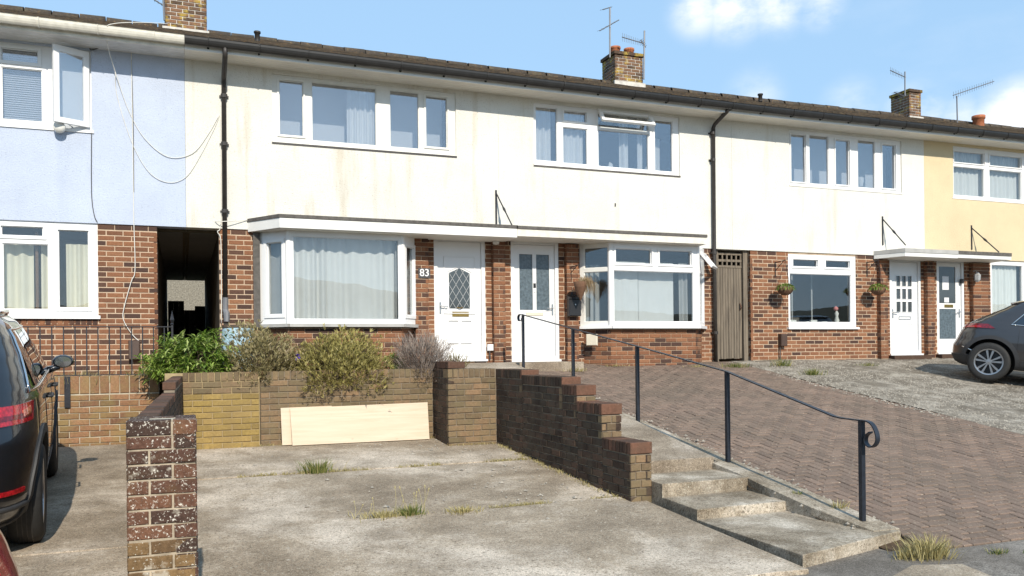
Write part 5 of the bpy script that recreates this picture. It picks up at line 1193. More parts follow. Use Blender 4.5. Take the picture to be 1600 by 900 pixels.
shrub('small_plant', cpl(615, 565, -2.3), Vector((.13, .12, .27)), 'small fresh green plant between the yellow and the dried shrub', 'leaf_green', 45, .06, .02, 'sprig', 6)
shrub('spiky_plant', cpl(712, 560, -2.6), Vector((.16, .16, .20)), 'small dark spiky plant behind the planter pier', 'leaf_olive', 120, .14, .012, 'twig', 8, tint=(0, .4))
fl = thing('purple_flower', PY(465, 575, -2.45), 'single purple flower between the olive and yellow shrubs', 'flower'); m = MB()
for k in range(9): leaf(m, PY(465, 557, -2.45), rdir(), .05, .035, .5)
m.build('petals', 'purple_flower', fl); m = MB(); m.tube([PY(466, 585, -2.40), PY(465, 557, -2.45)], .005, 5); m.build('stem', 'twig', fl)
def tuft(name, P, r, h, n, mat, label, group=None, spread=.8, seeds=0):
    t_ = thing(name, P, label, 'weed', group); mb = MB()
    for i in range(n):
        a = random.uniform(0, 6.28); q = abs(random.gauss(0, .45)); p = P + Vector((math.cos(a) * q * r, math.sin(a) * q * r * .6, -.005)); d = Vector((math.cos(a) * spread * random.random(), math.sin(a) * spread * random.random(), 1)).normalized()
        blade(mb, p, d, h * random.uniform(.35, 1), random.uniform(.004, .010), random.uniform(.02, 1))
    mb.build('blades', mat, t_, kind='stuff')
    if seeds:
        mb = MB()
        for i in range(seeds):
            p = P + Vector((random.uniform(-r, r), random.uniform(-.04, .04), 0)); e = p + Vector((random.uniform(-.08, .1), random.uniform(-.03, .03), h * random.uniform(1.2, 2.1))); mb.tube([p, p.lerp(e, .5) + Vector((.01, 0, 0)), e], [.002, .002, .0015], 4, t=.8); mb.tube([e.lerp(p, .12), e.lerp(p, .06), e], [.002, .006, .001], 5, t=.9)
        mb.build('seed_stalks', 'dry_grass', t_)
tuft('grass_tuft', PP(497, 738, zpad), .22, .20, 240, 'grass', 'green grass tuft in the pad joint in front of the plywood boards', 'weeds in the concrete joints')
tuft('grass_tuft', PP(600, 808, zpad), .28, .09, 260, 'dry_grass', 'low dry weeds in the near joint of the parking pad', 'weeds in the concrete joints', seeds=5)
tuft('grass_tuft', PP(640, 806, zpad), .13, .13, 240, 'grass', 'dark green weed with tall seed stalks in the near pad joint', 'weeds in the concrete joints', seeds=9)
tuft('grass_tuft', PP(725, 801, zpad), .22, .09, 260, 'dry_grass', 'straw-coloured grass in the near joint towards the stepped wall', 'weeds in the concrete joints')
tuft('grass_tuft', PP(1452, 872, zdrive), .22, .22, 480, 'dry_grass', 'tall yellow grass clump at the foot of the landing by the paved drive', 'weeds around the paved drive')
tuft('grass_tuft', PP(1415, 872, zdrive), .13, .12, 120, 'dry_grass', 'withered grass at the corner of the lowest landing', 'weeds around the paved drive')
tuft('grass_tuft', PP(1310, 800, zdrive), .09, .14, 110, 'dry_grass', 'thin dry grass beside the last handrail post', 'weeds around the paved drive')
tuft('grass_tuft', PP(1248, 778, zdrive), .06, .10, 70, 'grass', 'small weed at the kerb beside the lowest step', 'weeds around the paved drive')
tuft('grass_tuft', PP(1560, 868, zdrive), .12, .08, 90, 'grass', 'low green weed between paving blocks and tarmac pavement', 'weeds around the paved drive')
tuft('grass_tuft', PP(1270, 586, zdrive), .22, .17, 260, 'grass', 'green weed clump on the rough tarmac below the lower window', 'weeds along the house fronts')
tuft('grass_tuft', PP(1222, 572, zdrive), .22, .22, 160, 'grass', 'weeds growing under the brown cover box', 'weeds along the house fronts')
tuft('grass_tuft', PP(1150, 574, zdrive), .45, .13, 240, 'grass', 'weeds along the foot of the plank gate', 'weeds along the house fronts')
tuft('grass_tuft', PP(1090, 574, zdrive), .3, .08, 130, 'dry_grass', 'dry weeds at the wall foot beside the black downpipe', 'weeds along the house fronts')
tuft('grass_tuft', PP(1355, 572, zdrive), .3, .10, 130, 'grass', 'low weeds by the red step of the nine-light door', 'weeds along the house fronts')
tuft('grass_tuft', PP(960, 572, zdrive), .4, .06, 130, 'dry_grass', 'dry weeds under the curtained bay', 'weeds along the house fronts')
tuft('grass_tuft', PP(900, 580, zdrive), .3, .10, 110, 'dry_grass', 'dry weeds near the black post box', 'weeds along the house fronts')
tuft('grass_tuft', PP(172, 690, zpad), .10, .30, 60, 'grass', 'scraggy weed growing up the retaining wall', 'weeds along the retaining wall', spread=.3)
tuft('grass_tuft', PP(130, 692, zpad), .22, .08, 130, 'grass', 'low weeds at the foot of the retaining wall', 'weeds along the retaining wall')
tuft('grass_tuft', Vector((-1.2, -1.6, EYE - .32)), .9, .22, 380, 'dry_grass', 'dry grass growing behind the iron railing', 'weeds along the retaining wall')
tuft('grass_tuft', Vector((-.35, -1.7, EYE - .32)), .35, .28, 200, 'grass', 'green grass behind the railing beside the passage', 'weeds along the retaining wall')

# ================================================================ small things on the fronts
def bracket(t_, P, L_, drop):
    m = MB(); a = Vector((P.x, -.012, P.z)); m.tube([a, a - Vector((0, 0, drop))], .009, 6); m.tube([a - Vector((0, 0, .02)), a + Vector((0, -L_, .0))], .008, 6); m.tube([a - Vector((0, 0, drop * .6)), a + Vector((0, -L_ * .8, -.01))], .007, 6); m.build('bracket', 'iron', t_)
def basket(xp, yp, label):
    c = PY(xp, yp, -.30); t_ = thing('hanging_basket', c - Vector((0, 0, .12)), label, 'hanging basket', 'hanging baskets on the white house')
    br = Vector((c.x, 0, fz(xp, yp - 44, -.15))); bracket(t_, br, .31, .3)
    m = MB(); m.lathe([(.001, -.12), (.07, -.11), (.13, -.06), (.165, .03), (.15, .03), (.001, .0)], c, 18); m.build('basket', 'basket_fibre', t_, True)
    m = MB()
    for k in range(3):
        a = k * 2.1 + .4; m.tube([c + Vector((.16 * math.cos(a), .16 * math.sin(a), .03)), Vector((c.x, -.31, br.z - .01))], .003, 4)
    m.build('chain', 'iron', t_); m = MB()
    for i in range(210):
        d = rdir(); d.z = abs(d.z); p = c + Vector((d.x * .14, d.y * .14, .02 + d.z * .06)); leaf(m, p, (d + rdir() * .7 + Vector((0, 0, .3))).normalized(), random.uniform(.04, .07), .022, random.uniform(.01, 1))
    for i in range(40):
        a = random.uniform(0, 6.28); p = c + Vector((.16 * math.cos(a), .16 * math.sin(a), .03)); leaf(m, p, Vector((math.cos(a), math.sin(a), -1.2)), .07, .018, random.uniform(.01, .6))
    m.build('plants', 'leaf_green', t_, kind='stuff')
basket(1227, 452, 'green planted hanging basket on the bracket by the brown cover box')
basket(1372, 452, 'green planted hanging basket on the bracket beside the nine-light door')
c = PY(911, 448, -.42); t_ = thing('hanging_basket', c - Vector((0, 0, .2)), 'dried-out cone-shaped hanging basket above the black post box', 'hanging basket')
m = MB(); m.lathe([(.001, -.25), (.05, -.15), (.10, -.02), (.125, .08), (.11, .085), (.001, .05)], c - Vector((.05, 0, 0)), 16); m.build('basket', 'basket_fibre', t_, True)
m = MB()
for i in range(240):
    p = c + Vector((random.uniform(-.10, .08), random.uniform(-.1, .1), .06)); d = Vector((random.uniform(.0, .9), random.uniform(-.5, .5), random.uniform(.0, .8))).normalized(); e = p + d * random.uniform(.08, .16); m.tube([p, e, e + Vector((.05, 0, -random.uniform(.08, .24)))], [.002, .0025, .001], 3, False)
m.build('dried_stems', 'straw', t_); bracket(t_, Vector((c.x - .08, 0, c.z + .38)), .44, .25)
m = MB(); m.tube([Vector((c.x - .08, -.43, c.z + .37)), c + Vector((-.05, 0, .08))], .003, 4); m.build('chain', 'iron', t_)
pb = thing('post_box', PY(897, 494, -.16), 'black wall post box with a domed lid beside the glazed door', 'post box')
xa, xb, za, zb2 = fx(887.5, 480, -.16), fx(906, 480, -.16), fz(897, 494, -.16), fz(897, 463, -.16)
m = MB(); m.cbox(xa, xb, -.22, -.112, za, zb2 - .05, .012); m.build('body', 'plastic_black', pb)
m = MB(); m.prism([(xa - .006, -.232), (xb + .006, -.232), (xb + .006, -.112), (xa - .006, -.112)], zb2 - .048, lambda X, Y: zb2 - .02 + (Y + .232) * .35); m.build('lid', 'plastic_black', pb)
m = MB(); m.lathe([(.001, -.005), (.012, -.004), (.012, .0)], ((xa + xb) / 2, -.222, za + .2), 10, 'y'); m.build('lock', 'steel', pb)
bc = PY(372, 520, -.42); bt = thing('water_butt', (bc.x, -.42, zs), 'pale blue plastic water butt under the iron downpipe', 'barrel')
zt2 = fz(372, 509, -.42); m = MB(); m.lathe([(.20, zs), (.235, zs + .1), (.245, zt2 - .25), (.225, zt2 - .06), (.215, zt2 - .02), (.001, zt2 - .02)], (bc.x, -.42, 0), 24); m.build('body', 'barrel_blue', bt, True)
m = MB(); m.lathe([(.232, zt2 - .03), (.235, zt2 + .005), (.20, zt2 + .012), (.001, zt2 + .016)], (bc.x, -.42, 0), 24); m.build('lid', 'barrel_lid', bt)
m = MB(); m.box(bc.x - .01, bc.x + .01, -.675, -.655, zt2 - .16, zt2 - .05); m.build('clip', 'lead_dark', bt)

def aerial(base, top_, arms, label):
    t_ = thing('tv_aerial', base, label, 'aerial', 'television aerials on the chimneys'); m = MB(); m.tube([base, top_], .02, 6); m.build('mast', 'aluminium', t_)
    for (a, b, n_, el) in arms:
        m = MB(); m.tube([a, b], .013, 5); bm = m.build('boom', 'aluminium', t_); d = (b - a).normalized(); s = d.cross(Vector((0, 0, 1))).normalized() if el == 'h' else Vector((0, 0, 1)); m = MB()
        for k in range(n_): p = a.lerp(b, (k + .3) / n_); q = .10 * (1 - .3 * k / n_); m.tube([p - s * q, p + s * q], .004, 4)
        m.build('elements', 'aluminium', bm)
Yk = Yc - .04
def Pc(x, y, Y=None): return PY(x, y, Yk if Y is None else Y)
aerial(Pc(953, 90, Yc + .1), Pc(953, 12, Yc + .1), [(Pc(937, 48, Yc - .1), Pc(967, 31, Yc + .3), 5, 'h'), (Pc(942, 15, Yc - .1), Pc(955, 11, Yc + .2), 3, 'h')], 'tall mast aerial with crossed booms beside the twin chimney pots')
aerial(Pc(1006, 124), Pc(1007, 48), [(Pc(972, 58), Pc(1006, 68), 12, 'v'), (Pc(1001, 62), Pc(1009, 74), 5, 'h')], 'slim white-bracketed mast aerial held off the side of the twin-pot chimney')
aerial(Pc(1414, 150), Pc(1414, 112), [(Pc(1391, 110), Pc(1415, 121), 10, 'v'), (Pc(1397, 144), Pc(1412, 150), 8, 'h')], 'short aerial on the potless lichened chimney above the yellow house')
aerial(Pc(1496, 195), Pc(1495, 150), [(Pc(1489, 149), Pc(1553, 127), 18, 'v')], 'single long boom aerial on a thin mast beside the lone red chimney pot')
aerial(Pc(257, 32, Yc - .05), Pc(254, -25, Yc - .05), [(Pc(240, -1, Yc - .05), Pc(256, 9, Yc - .05), 3, 'h')], 'aerial mast strapped to the chimney above the blue house')

# what shows through the passage: flint wall, shed roof, dark slatted gate
m = MB(); m.box(-4, 5, 17.0, 17.25, EYE - .3, EYE + 3.0); m.top('garden_wall', 'flint', 'pale flint garden wall seen through the dark passage', 'wall')
sh = thing('shed', (1.3, 11.5, EYE - .2), 'small dark shed with pale roof edge beyond the passage', 'shed')
m = MB(); m.box(.35, 2.2, 11.2, 12.6, EYE - .2, EYE + 1.15); m.build('wall', 'old_timber', sh)
m = MB(); m.add([(.25, 11.05, EYE + 1.15), (2.4, 11.05, EYE + 1.75), (2.4, 12.7, EYE + 1.75), (.25, 12.7, EYE + 1.15), (.25, 11.05, EYE + 1.21), (2.4, 11.05, EYE + 1.81), (2.4, 12.7, EYE + 1.81), (.25, 12.7, EYE + 1.21)], [(0, 1, 5, 4), (4, 5, 6, 7), (3, 2, 1, 0), (0, 4, 7, 3), (2, 3, 7, 6)]); m.build('roof', 'fascia_grey', sh)
bg_ = thing('back_gate', (0, 8.4, EYE - .25), 'dark low timber gate at the far end of the passage', 'gate')
for k in range(7):
    xa = TUN[0] + .02 + k * .121; m = MB(); m.box(xa, xa + .1205, 8.4, 8.43, EYE - .22, EYE + 1.12 + (.22 if k < 3 else (.1 if k > 4 else 0))); m.build('plank', 'interior_dark', bg_)
shrub('garden_bush', Vector((-.15, 11.6, EYE - .2)), Vector((.5, .4, 1.5)), 'green garden bush beyond the passage', 'leaf_green', 200, .14, .05, 'sprig', 9)

# ================================================================ cars
def lerp_table(tab, z):
    if z <= tab[0][0]: return tab[0][1:]
    for i in range(len(tab) - 1):
        if z <= tab[i + 1][0]:
            t = (z - tab[i][0]) / (tab[i + 1][0] - tab[i][0]); p0, p1, p2, p3 = (tab[max(i - 1, 0)], tab[i], tab[i + 1], tab[min(i + 2, len(tab) - 1)])
            out = []
            for k in range(1, len(tab[0])):
                s = t * t * (3 - 2 * t) * .25 + t * .75; out.append(p1[k] + (p2[k] - p1[k]) * s)
            return out
    return tab[-1][1:]
class Car:
    def __init__(s, name, label, loc, heading, pitch, tab, paint, wr=.34, wheelbase=2.65, track=.80, clad=True, spokes=5, lights=True):
        s.tab, s.paint, s.wr, s.wb = tab, paint, wr, wheelbase
        s.root = thing(name, loc, label, 'car'); s.root.rotation_euler = (0, pitch, heading); ORIG[s.root] = Vector()
        zs_ = []
        z = tab[0][0]
        while z < tab[-1][0]: zs_.append(z); z += .02
        zs_.append(tab[-1][0]); n = 144; vs = []
        for z in zs_:
            for k in range(n): vs.append(s.pt(2 * math.pi * k / n, z))
        fs = [(i * n + k, i * n + (k + 1) % n, (i + 1) * n + (k + 1) % n, (i + 1) * n + k) for i in range(len(zs_) - 1) for k in range(n)]
        fs += [tuple(range(n - 1, -1, -1)), tuple(range((len(zs_) - 1) * n, len(zs_) * n))]
        mb = MB(); mb.add(vs, fs); body = mb.build('body', paint, s.root, True, local=True)
        body.data.materials.append(MATS['car_interior'])
        cm = MB()
        for ax in (0, wheelbase):
            for sd in (-1, 1):
                cm.lathe([(.001, sd * .55), (wr + .065, sd * .55), (wr + .065, sd * 1.2), (.001, sd * 1.2)][::sd], (ax, 0, wr), 40, 'y')
        cu = cm.build('cutter', 'car_interior', None, local=True); b = bmesh.new(); b.from_mesh(cu.data); bmesh.ops.remove_doubles(b, verts=b.verts, dist=.003); bmesh.ops.recalc_face_normals(b, faces=b.faces); b.to_mesh(cu.data); b.free()
        b = bmesh.new(); b.from_mesh(body.data); bmesh.ops.recalc_face_normals(b, faces=b.faces); b.to_mesh(body.data); b.free()
        body.parent = None; md = body.modifiers.new('b', 'BOOLEAN'); md.object = cu; md.operation = 'DIFFERENCE'; md.solver = 'EXACT'; md.material_mode = 'TRANSFER'
        bpy.context.view_layer.update(); me = bpy.data.meshes.new_from_object(body.evaluated_get(bpy.context.evaluated_depsgraph_get())); body.modifiers.clear(); body.data = me; body.parent = s.root
        bpy.data.objects.remove(cu)
        try: me.set_sharp_from_angle(angle=R(32))
        except Exception: pass
        s.body = body
        for ax in (0, wheelbase):
            for sd in (-1, 1): s.wheel(ax, sd, track, spokes)
        if clad:
            for ax in (0, wheelbase):
                for sd in (-1, 1): s.polar(ax, sd, wr + .060, wr + .125, 'arch_cladding', 'clad')
            for sd in (-1, 1): s.patch(lambda i, j: s.side(wr + .13 + (wheelbase - 2 * wr - .26) * i, .24 + .16 * j, sd), 24, 4, .012, 'sill_cladding', 'clad')
    def par(s, z): return lerp_table(s.tab, z)
    def pt(s, th, z):
        xr, xf, w, n = s.par(z); a, xc = (xf - xr) / 2, (xf + xr) / 2; c, q = math.cos(th), math.sin(th)
        return (xc + a * math.copysign(abs(c) ** (2 / n), c), w * math.copysign(abs(q) ** (2 / n), q), z)
    def side(s, x, z, sd):
        xr, xf, w, n = s.par(z); a, xc = (xf - xr) / 2, (xf + xr) / 2; t = min(.9999, abs((x - xc) / a)); return Vector((x, sd * w * (1 - t ** n) ** (1 / n), z))
    def rear(s, y, z):
        xr, xf, w, n = s.par(z); a, xc = (xf - xr) / 2, (xf + xr) / 2; t = min(.9999, abs(y / w)); return Vector((xc - a * (1 - t ** n) ** (1 / n), y, z))
    def corner(s, k, z, sd):     # k -1 (rear centre) .. 0 (corner) .. 1 (along the side)
        xr, xf, w, n = s.par(z); a = (xf - xr) / 2; tc = .5 ** (1 / n); yc = w * tc; xc_ = (xf + xr) / 2 - a * tc
        if k <= 0: return s.rear(sd * yc * (1 + k), z)
        return s.side(xc_ + k, z, sd)
    def patch(s, f, nx, nz, off, name, mat, parent=None, smooth=True):
        P = [[Vector(f(i / nx, j / nz)) for j in range(nz + 1)] for i in range(nx + 1)]; c = Vector((1.2, 0, .7)); mb = MB(); vs = []
        for i in range(nx + 1):
            for j in range(nz + 1):
                du = P[min(i + 1, nx)][j] - P[max(i - 1, 0)][j]; dv = P[i][min(j + 1, nz)] - P[i][max(j - 1, 0)]; n_ = du.cross(dv)
                n_ = n_.normalized() if n_.length > 1e-9 else (P[i][j] - c).normalized()
                if n_.dot(P[i][j] - c) < 0: n_ = -n_
                vs += [P[i][j] + n_ * off, P[i][j] - n_ * .012]
        id_ = lambda i, j, k: (i * (nz + 1) + j) * 2 + k
        fs = [(id_(i, j, 0), id_(i + 1, j, 0), id_(i + 1, j + 1, 0), id_(i, j + 1, 0)) for i in range(nx) for j in range(nz)]
        for i in range(nx): fs += [(id_(i, 0, 1), id_(i + 1, 0, 1), id_(i + 1, 0, 0), id_(i, 0, 0)), (id_(i, nz, 0), id_(i + 1, nz, 0), id_(i + 1, nz, 1), id_(i, nz, 1))]
        for j in range(nz): fs += [(id_(0, j, 0), id_(0, j + 1, 0), id_(0, j + 1, 1), id_(0, j, 1)), (id_(nx, j, 1), id_(nx, j + 1, 1), id_(nx, j + 1, 0), id_(nx, j, 0))]
        mb.add(vs, fs); o = mb.build(name, mat, parent or s.root, smooth, local=True)
        try: o.data.set_sharp_from_angle(angle=R(40))
        except Exception: pass
        return o
    def polar(s, ax, sd, r0, r1, name, mat):
        def f(i, j):
            a = R(-12) + R(204) * i; r = r0 + (r1 - r0) * j; return s.side(ax + r * math.cos(a), max(s.tab[0][0] + .01, s.wr + r * math.sin(a)), sd)
        s.patch(f, 40, 2, .014, name, mat)
    def line(s, pts, r, name, mat, parent=None):
        m = MB(); m.tube(pts, r, 6); return m.build(name, mat, parent or s.root, True, local=True)
    def wheel(s, ax, sd, track, spokes):
        r = s.wr; c = Vector((ax, sd * track, r)); w = .115
        prof = [(r * .66, -w * .85), (r * .86, -w), (r * .97, -w * .8), (r, -w * .45), (r, w * .45), (r * .97, w * .8), (r * .86, w), (r * .66, w * .85), (r * .64, 0), (r * .66, -w * .85)]
        m = MB(); m.lathe(prof, c, 40, 'y'); wh = m.build('wheel', 'tyre', s.root, True, local=True)
        m = MB()
        for g in (-.045, -.015, .015, .045): m.lathe([(r + .001, g - .003), (r + .0015, g), (r + .001, g + .003)], c, 40, 'y')
        m.build('tread_groove', 'plastic_black', wh, local=True)
        m = MB(); m.lathe([(.001, sd * .02), (r * .6, sd * .02), (r * .66, sd * .05)], c, 32, 'y'); m.build('brake_well', 'rim_dark', wh, local=True)
        m = MB(); m.lathe([(r * .60, sd * .075), (r * .62, sd * .098), (r * .675, sd * .102), (r * .68, sd * .06)], c, 40, 'y'); m.lathe([(.001, sd * .09), (.045, sd * .088), (.055, sd * .06)], c, 16, 'y')
        for k in range(spokes):
            a0 = k * 2 * math.pi / spokes + .3
            for da in (-.16, .16):
                def q(rr, aa, yy): return c + Vector((rr * math.cos(aa), sd * yy, rr * math.sin(aa)))
                A = [(.04, a0 + da * 1.6 - .25), (.04, a0 + da * 1.6 + .25), (r * .63, a0 + da * 1.5 + .085), (r * .63, a0 + da * 1.5 - .085)]
                m.add([q(rr, aa, .085) for rr, aa in A] + [q(rr, aa, .06) for rr, aa in A], [(0, 1, 2, 3), (4, 5, 1, 0), (1, 5, 6, 2), (3, 7, 4, 0), (7, 3, 2, 6)])
        m.build('rim', 'rim', wh, local=True)
SUV = [(.22, -.66, 3.40, .80, 5), (.30, -.80, 3.52, .87, 5.5), (.42, -.86, 3.58, .90, 6), (.60, -.88, 3.60, .915, 6), (.76, -.86, 3.57, .92, 6), (.90, -.82, 3.46, .915, 5.5), (1.00, -.77, 3.05, .90, 5.5),
       (1.06, -.74, 2.55, .875, 5.5), (1.14, -.70, 2.30, .845, 5.5), (1.26, -.62, 1.98, .80, 5.5), (1.38, -.50, 1.66, .745, 5.5), (1.47, -.38, 1.40, .695, 5), (1.53, -.24, 1.18, .63, 4.6), (1.57, -.02, .92, .54, 4), (1.59, .2, .7, .38, 3)]
def fit_suv(c, tail, dlo_rear, chrome=True, sd_list=(-1, 1), k_=1.0):
    s = c
    for sd in sd_list:
        # side glass: quarter, rear door, front door
        bx0, bx1 = dlo_rear, 2.12
        for (a0, a1) in ((0, .24), (.27, .58), (.61, .98)):
            def f(i, j):
                z = (1.07 + .35 * j) * k_; x0 = bx0 + .30 * j; x1 = bx1 - .86 * j; t = a0 + (a1 - a0) * i; return s.side(x0 + (x1 - x0) * t, z, sd)
            s.patch(f, 14, 8, .004, 'side_window', 'car_glass')
        lo = [s.side(bx0 - .03 + (bx1 - bx0 + .03) * k / 20, 1.052 * k_, sd) + Vector((0, sd * .008, 0)) for k in range(21)]
        hi = [s.side(bx0 + .30 - .02 + (bx1 - .86 - bx0 - .28) * k / 14, 1.435 * k_, sd) + Vector((0, sd * .006, 0)) for k in range(15)]
        rr = [s.side(bx0 - .03 + .31 * k / 8, (1.052 + .383 * k / 8) * k_, sd) + Vector((0, sd * .007, 0)) for k in range(1, 8)]
        s.line(list(reversed(lo)) + rr + hi, .010, 'window_trim', 'chrome' if chrome else 'clad')
        xs_ = s.par(1.52 * k_)[0] + .16; m = MB(); m.tube([s.side(xs_ + (1.02 - xs_) * k / 8, 1.52 * k_, sd) + Vector((0, 0, .03 if 0 < k < 8 else 0)) for k in range(9)], .014, 6); m.build('roof_rail', 'chrome' if k_ > 1 else 'clad', s.root, True, local=True)
        for hx_ in (.62, 1.62):
            p = s.side(hx_, .93 * k_, sd); q = s.side(hx_ + .2, .93 * k_, sd); o = Vector((0, sd * .035, 0)); s.line([p, p + o, q + o, q], .013, 'door_handle', s.paint if sd > 2 else 'clad')
        for dx in (.40, 1.38, 2.35):
            s.line([s.side(dx + (.0 if k else .02), .34 + .07 * k, sd) + Vector((0, sd * .0005, 0)) for k in range(11)], .003, 'panel_gap', 'plastic_black')
        p = s.side(1.86, 1.06 * k_, sd); m = MB(); M = Matrix.Translation(p + Vector((0, sd * .13, .06)))
        m.M = M; m.lathe([(.001, -.05), (.06, -.045), (.075, .0), (.065, .05), (.001, .08)], (0, 0, 0), 14, 'x'); m.v = [((x - p.x), (y - p.y - sd * .13) * 1.25 + p.y + sd * .13, (z - p.z - .06) * .85 + p.z + .06) for x, y, z in m.v]; m.v = [(x + p.x, y, z) for x, y, z in m.v]
        m.M = None; m.tube([p + Vector((0, 0, -.02)), p + Vector((-.01, sd * .10, .01))], [.035, .025], 8); mi = m.build('mirror', s.paint, s.root, True, local=True)
        m = MB(M); m.v = []; m.lathe([(.001, -.052), (.061, -.050)], (0, 0, 0), 14, 'x'); m.v = [(x, (y - p.y - sd * .13) * 1.15 + p.y + sd * .13, (z - p.z - .06) * .8 + p.z + .06) for x, y, z in m.v]; m.build('mirror_glass', 'chrome', mi, local=True)
    def hw(i, j): z = (1.08 + .34 * j) * k_; y = (-1 + 2 * i) * (.66 - .10 * j); return s.rear(y, z)
    s.patch(hw, 16, 8, .004, 'rear_window', 'car_glass')
    s.patch(lambda i, j: s.rear((-1 + 2 * i) * .60, (1.445 + .05 * j) * k_) - Vector((.05 * (1 - j), 0, 0)), 12, 2, .012, 'spoiler', s.paint)
SUVL = [(z * 1.09, xr, xf, w, n) for (z, xr, xf, w, n) in SUV]
c = Car('parked_car', 'black SUV parked nose to the house on the neighbouring pad', (-1.875, -6.55, zpad(0, -6.55) - .005), R(95.2), -.058, SUVL, 'paint_black', .375)
fit_suv(c, 0, -.34, k_=1.09)
for sd in (-1, 1):
    tl_ = c.patch(lambda i, j: c.corner(-.62 + (.62 + .15 + .05 * j) * i, .93 + .125 * j + .03 * i, sd), 30, 8, .016, 'tail_light', 'lamp_red')
    c.patch(lambda i, j: c.corner(-.45 + .56 * i, .965 + .028 * j + .03 * i, sd), 24, 2, .020, 'light_bar', 'lamp_deep', tl_)
    c.patch(lambda i, j: c.corner(.0 + .12 * i, .995 + .04 * j + .02 * i, sd), 8, 2, .020, 'indicator', 'lamp_orange', tl_)
    c.patch(lambda i, j: c.corner(-.55 + .58 * i, .50 + .03 * j, sd), 16, 2, .010, 'reflector', 'lamp_red')
    c.line([c.corner(-.75 + .85 * k / 12, .40, sd) * 1.005 for k in range(13)] + [c.corner(.12, .34, sd), c.corner(.05, .27, sd)] + [c.corner(.0 - .7 * k / 8, .265, sd) for k in range(9)], .022, 'bumper_trim', 'clad')
c.patch(lambda i, j: c.rear(-.62 + 1.24 * i, .26 + .17 * j), 16, 4, .008, 'diffuser', 'clad')
c.patch(lambda i, j: c.rear(-.26 + .52 * i, .76 + .11 * j), 6, 2, .006, 'number_plate', 'cream_plastic')

SUVX = [(.24, -.60, 3.3, .78, 4.5), (.32, -.74, 3.4, .85, 4.6), (.44, -.80, 3.45, .885, 4.8), (.60, -.80, 3.46, .90, 5), (.74, -.74, 3.42, .90, 5), (.86, -.70, 3.3, .89, 5), (.96, -.64, 2.9, .87, 5),
        (1.04, -.56, 2.5, .845, 5), (1.12, -.44, 2.25, .815, 5), (1.24, -.24, 1.92, .77, 5), (1.36, -.04, 1.6, .72, 5), (1.45, .08, 1.36, .675, 4.6), (1.50, .18, 1.16, .61, 4.4), (1.54, .30, .95, .52, 4), (1.56, .5, .75, .36, 3)]
SUV2 = [(z * .955, xr + .16, xf, w, n) for (z, xr, xf, w, n) in SUVX]
GH = R(-55)
gp = PP(1541, 600, zdrive); fwd = Vector((math.cos(GH), math.sin(GH), 0)); rgt = Vector((math.sin(GH), -math.cos(GH), 0)); ax_ = gp - rgt * .86
g = Car('parked_car', 'dark grey crossover car with alloy wheels parked on the rough tarmac', (ax_.x, ax_.y, zdrive(0, ax_.y) - .02), GH, .118, SUV2, 'paint_grey', .335, 2.55, .775, True, 5)
fit_suv(g, 0, .30, k_=.955)
for sd in (-1, 1):
    tl_ = g.patch(lambda i, j: g.corner(-.6 + (.6 + .30 - .16 * j) * i, .87 + .07 * j + .045 * i, sd), 24, 6, .016, 'tail_light', 'lamp_deep')
    g.patch(lambda i, j: g.corner(-.3 + .38 * i, .885 + .025 * j + .03 * i, sd), 14, 2, .020, 'light_bar', 'lamp_red', tl_)
    g.line([g.corner(-.05 + .25 * k / 6, .56 - .10 * k / 6, sd) * 1.003 for k in range(7)], .010, 'bumper_strip', 'chrome')
    g.patch(lambda i, j: g.corner(-.9 + 1.05 * i, .26 + .17 * j, sd), 18, 4, .016, 'bumper_cladding', 'clad')
HAT = [(a, b, c_2, w, n) for (a, b, c_2, w, n) in [(.20, -.55, 3.1, .76, 4.6), (.30, -.64, 3.2, .82, 4.8), (.45, -.68, 3.25, .845, 5), (.62, -.67, 3.24, .85, 5), (.78, -.64, 3.18, .85, 5), (.90, -.60, 2.95, .84, 5), (.98, -.56, 2.5, .82, 5),
       (1.08, -.50, 2.25, .79, 5), (1.20, -.42, 1.9, .74, 5), (1.32, -.33, 1.55, .69, 5), (1.41, -.22, 1.3, .63, 4.5), (1.45, -.05, 1.05, .54, 4), (1.47, .2, .8, .36, 3)]]
h_ = Car('parked_car', 'silver hatchback whose rear corner and red tail light just show', (-1.195, -10.55, .04), R(180), 0, HAT, 'paint_silver', .30, 2.5, .735, False, 7)
for sd in (-1, 1): h_.patch(lambda i, j: h_.corner(-.80 + .42 * i, .76 + .20 * j, sd), 16, 6, .014, 'tail_light', 'lamp_red')
for sd in (-1, 1): h_.patch(lambda i, j: h_.side(-.05 + .3 * j + (2.05 - .75 * j) * i, 1.0 + .32 * j, sd), 16, 6, .004, 'side_window', 'car_glass')
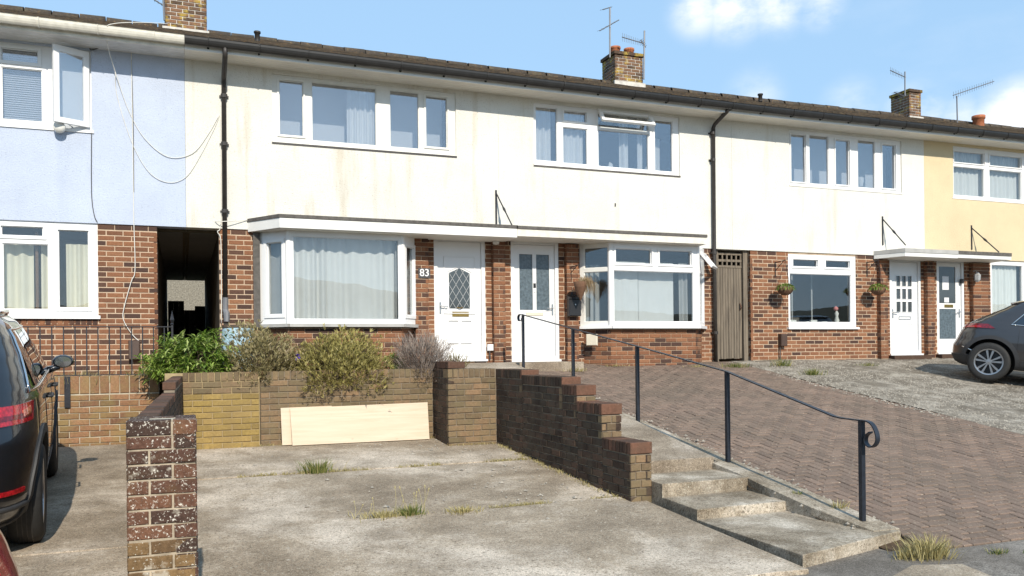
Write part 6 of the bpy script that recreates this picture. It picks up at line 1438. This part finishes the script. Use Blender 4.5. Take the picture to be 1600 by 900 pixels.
h_.patch(lambda i, j: h_.rear((-1 + 2 * i) * .6, 1.0 + .32 * j), 12, 6, .004, 'rear_window', 'car_glass')

# flecks and grit lying on the concrete
mb = MB()
for i in range(420):
    x = random.uniform(.2, 3.7) if random.random() < .4 else 3.2 + random.gauss(0, .5); y = random.uniform(-8.6, -2.7)
    if not (.1 < x < 3.7): continue
    r = random.uniform(.005, .016) if random.random() < .9 else random.uniform(.016, .03); mb.M = Matrix.Translation((x, y, zpad(x, y) + .010)) @ Matrix.Rotation(random.uniform(0, 6), 4, 'Z')
    mb.add([(-r, -r * .7, -.008), (r, -r * .6, -.008), (r * .7, r * .8, -.008), (-r * .8, r * .7, -.008), (r * .2, 0, r * .35)], [(0, 1, 4), (1, 2, 4), (2, 3, 4), (3, 0, 4)], .5)
mb.M = None; mb.build('grit', 'stone_chip', pad, kind='stuff')

mb = MB()
for (yy, sl_, amt) in ((J1, .05, 260), (J2, .12, 420)):
    for i in range(amt):
        x = random.uniform(0, 3.8)
        if noise.noise(Vector((x * 1.7, yy, 9))) < -.05: continue
        y = yy + sl_ * x / 4 + random.gauss(0, .012); P = Vector((x, y, zpad(x, y) - .01))
        for q in range(random.randint(3, 9)): blade(mb, P + Vector((random.gauss(0, .02), random.gauss(0, .008), 0)), Vector((random.gauss(0, .6), random.gauss(0, .5), 1)).normalized(), random.uniform(.015, .06), .006, random.uniform(.02, 1))
mb.build('joint_weeds', 'dry_grass', pad, kind='stuff')
mb = MB()
for i in range(260):
    if random.random() < .5: x = 3.74 + random.gauss(0, .02); y = random.uniform(-6.8, -3.4)
    else: x = random.uniform(0, 3.7); y = (YP if x < 3.1 else YPP) - .03 + random.gauss(0, .02)
    P = Vector((x, y, zpad(x, y)))
    for q in range(5): blade(mb, P + Vector((random.gauss(0, .03), random.gauss(0, .01), 0)), Vector((random.gauss(0, .6), random.gauss(0, .5), 1)).normalized(), random.uniform(.01, .05), .006, random.uniform(.02, 1))
mb.build('wall_foot_weeds', 'dry_grass', pad, kind='stuff')
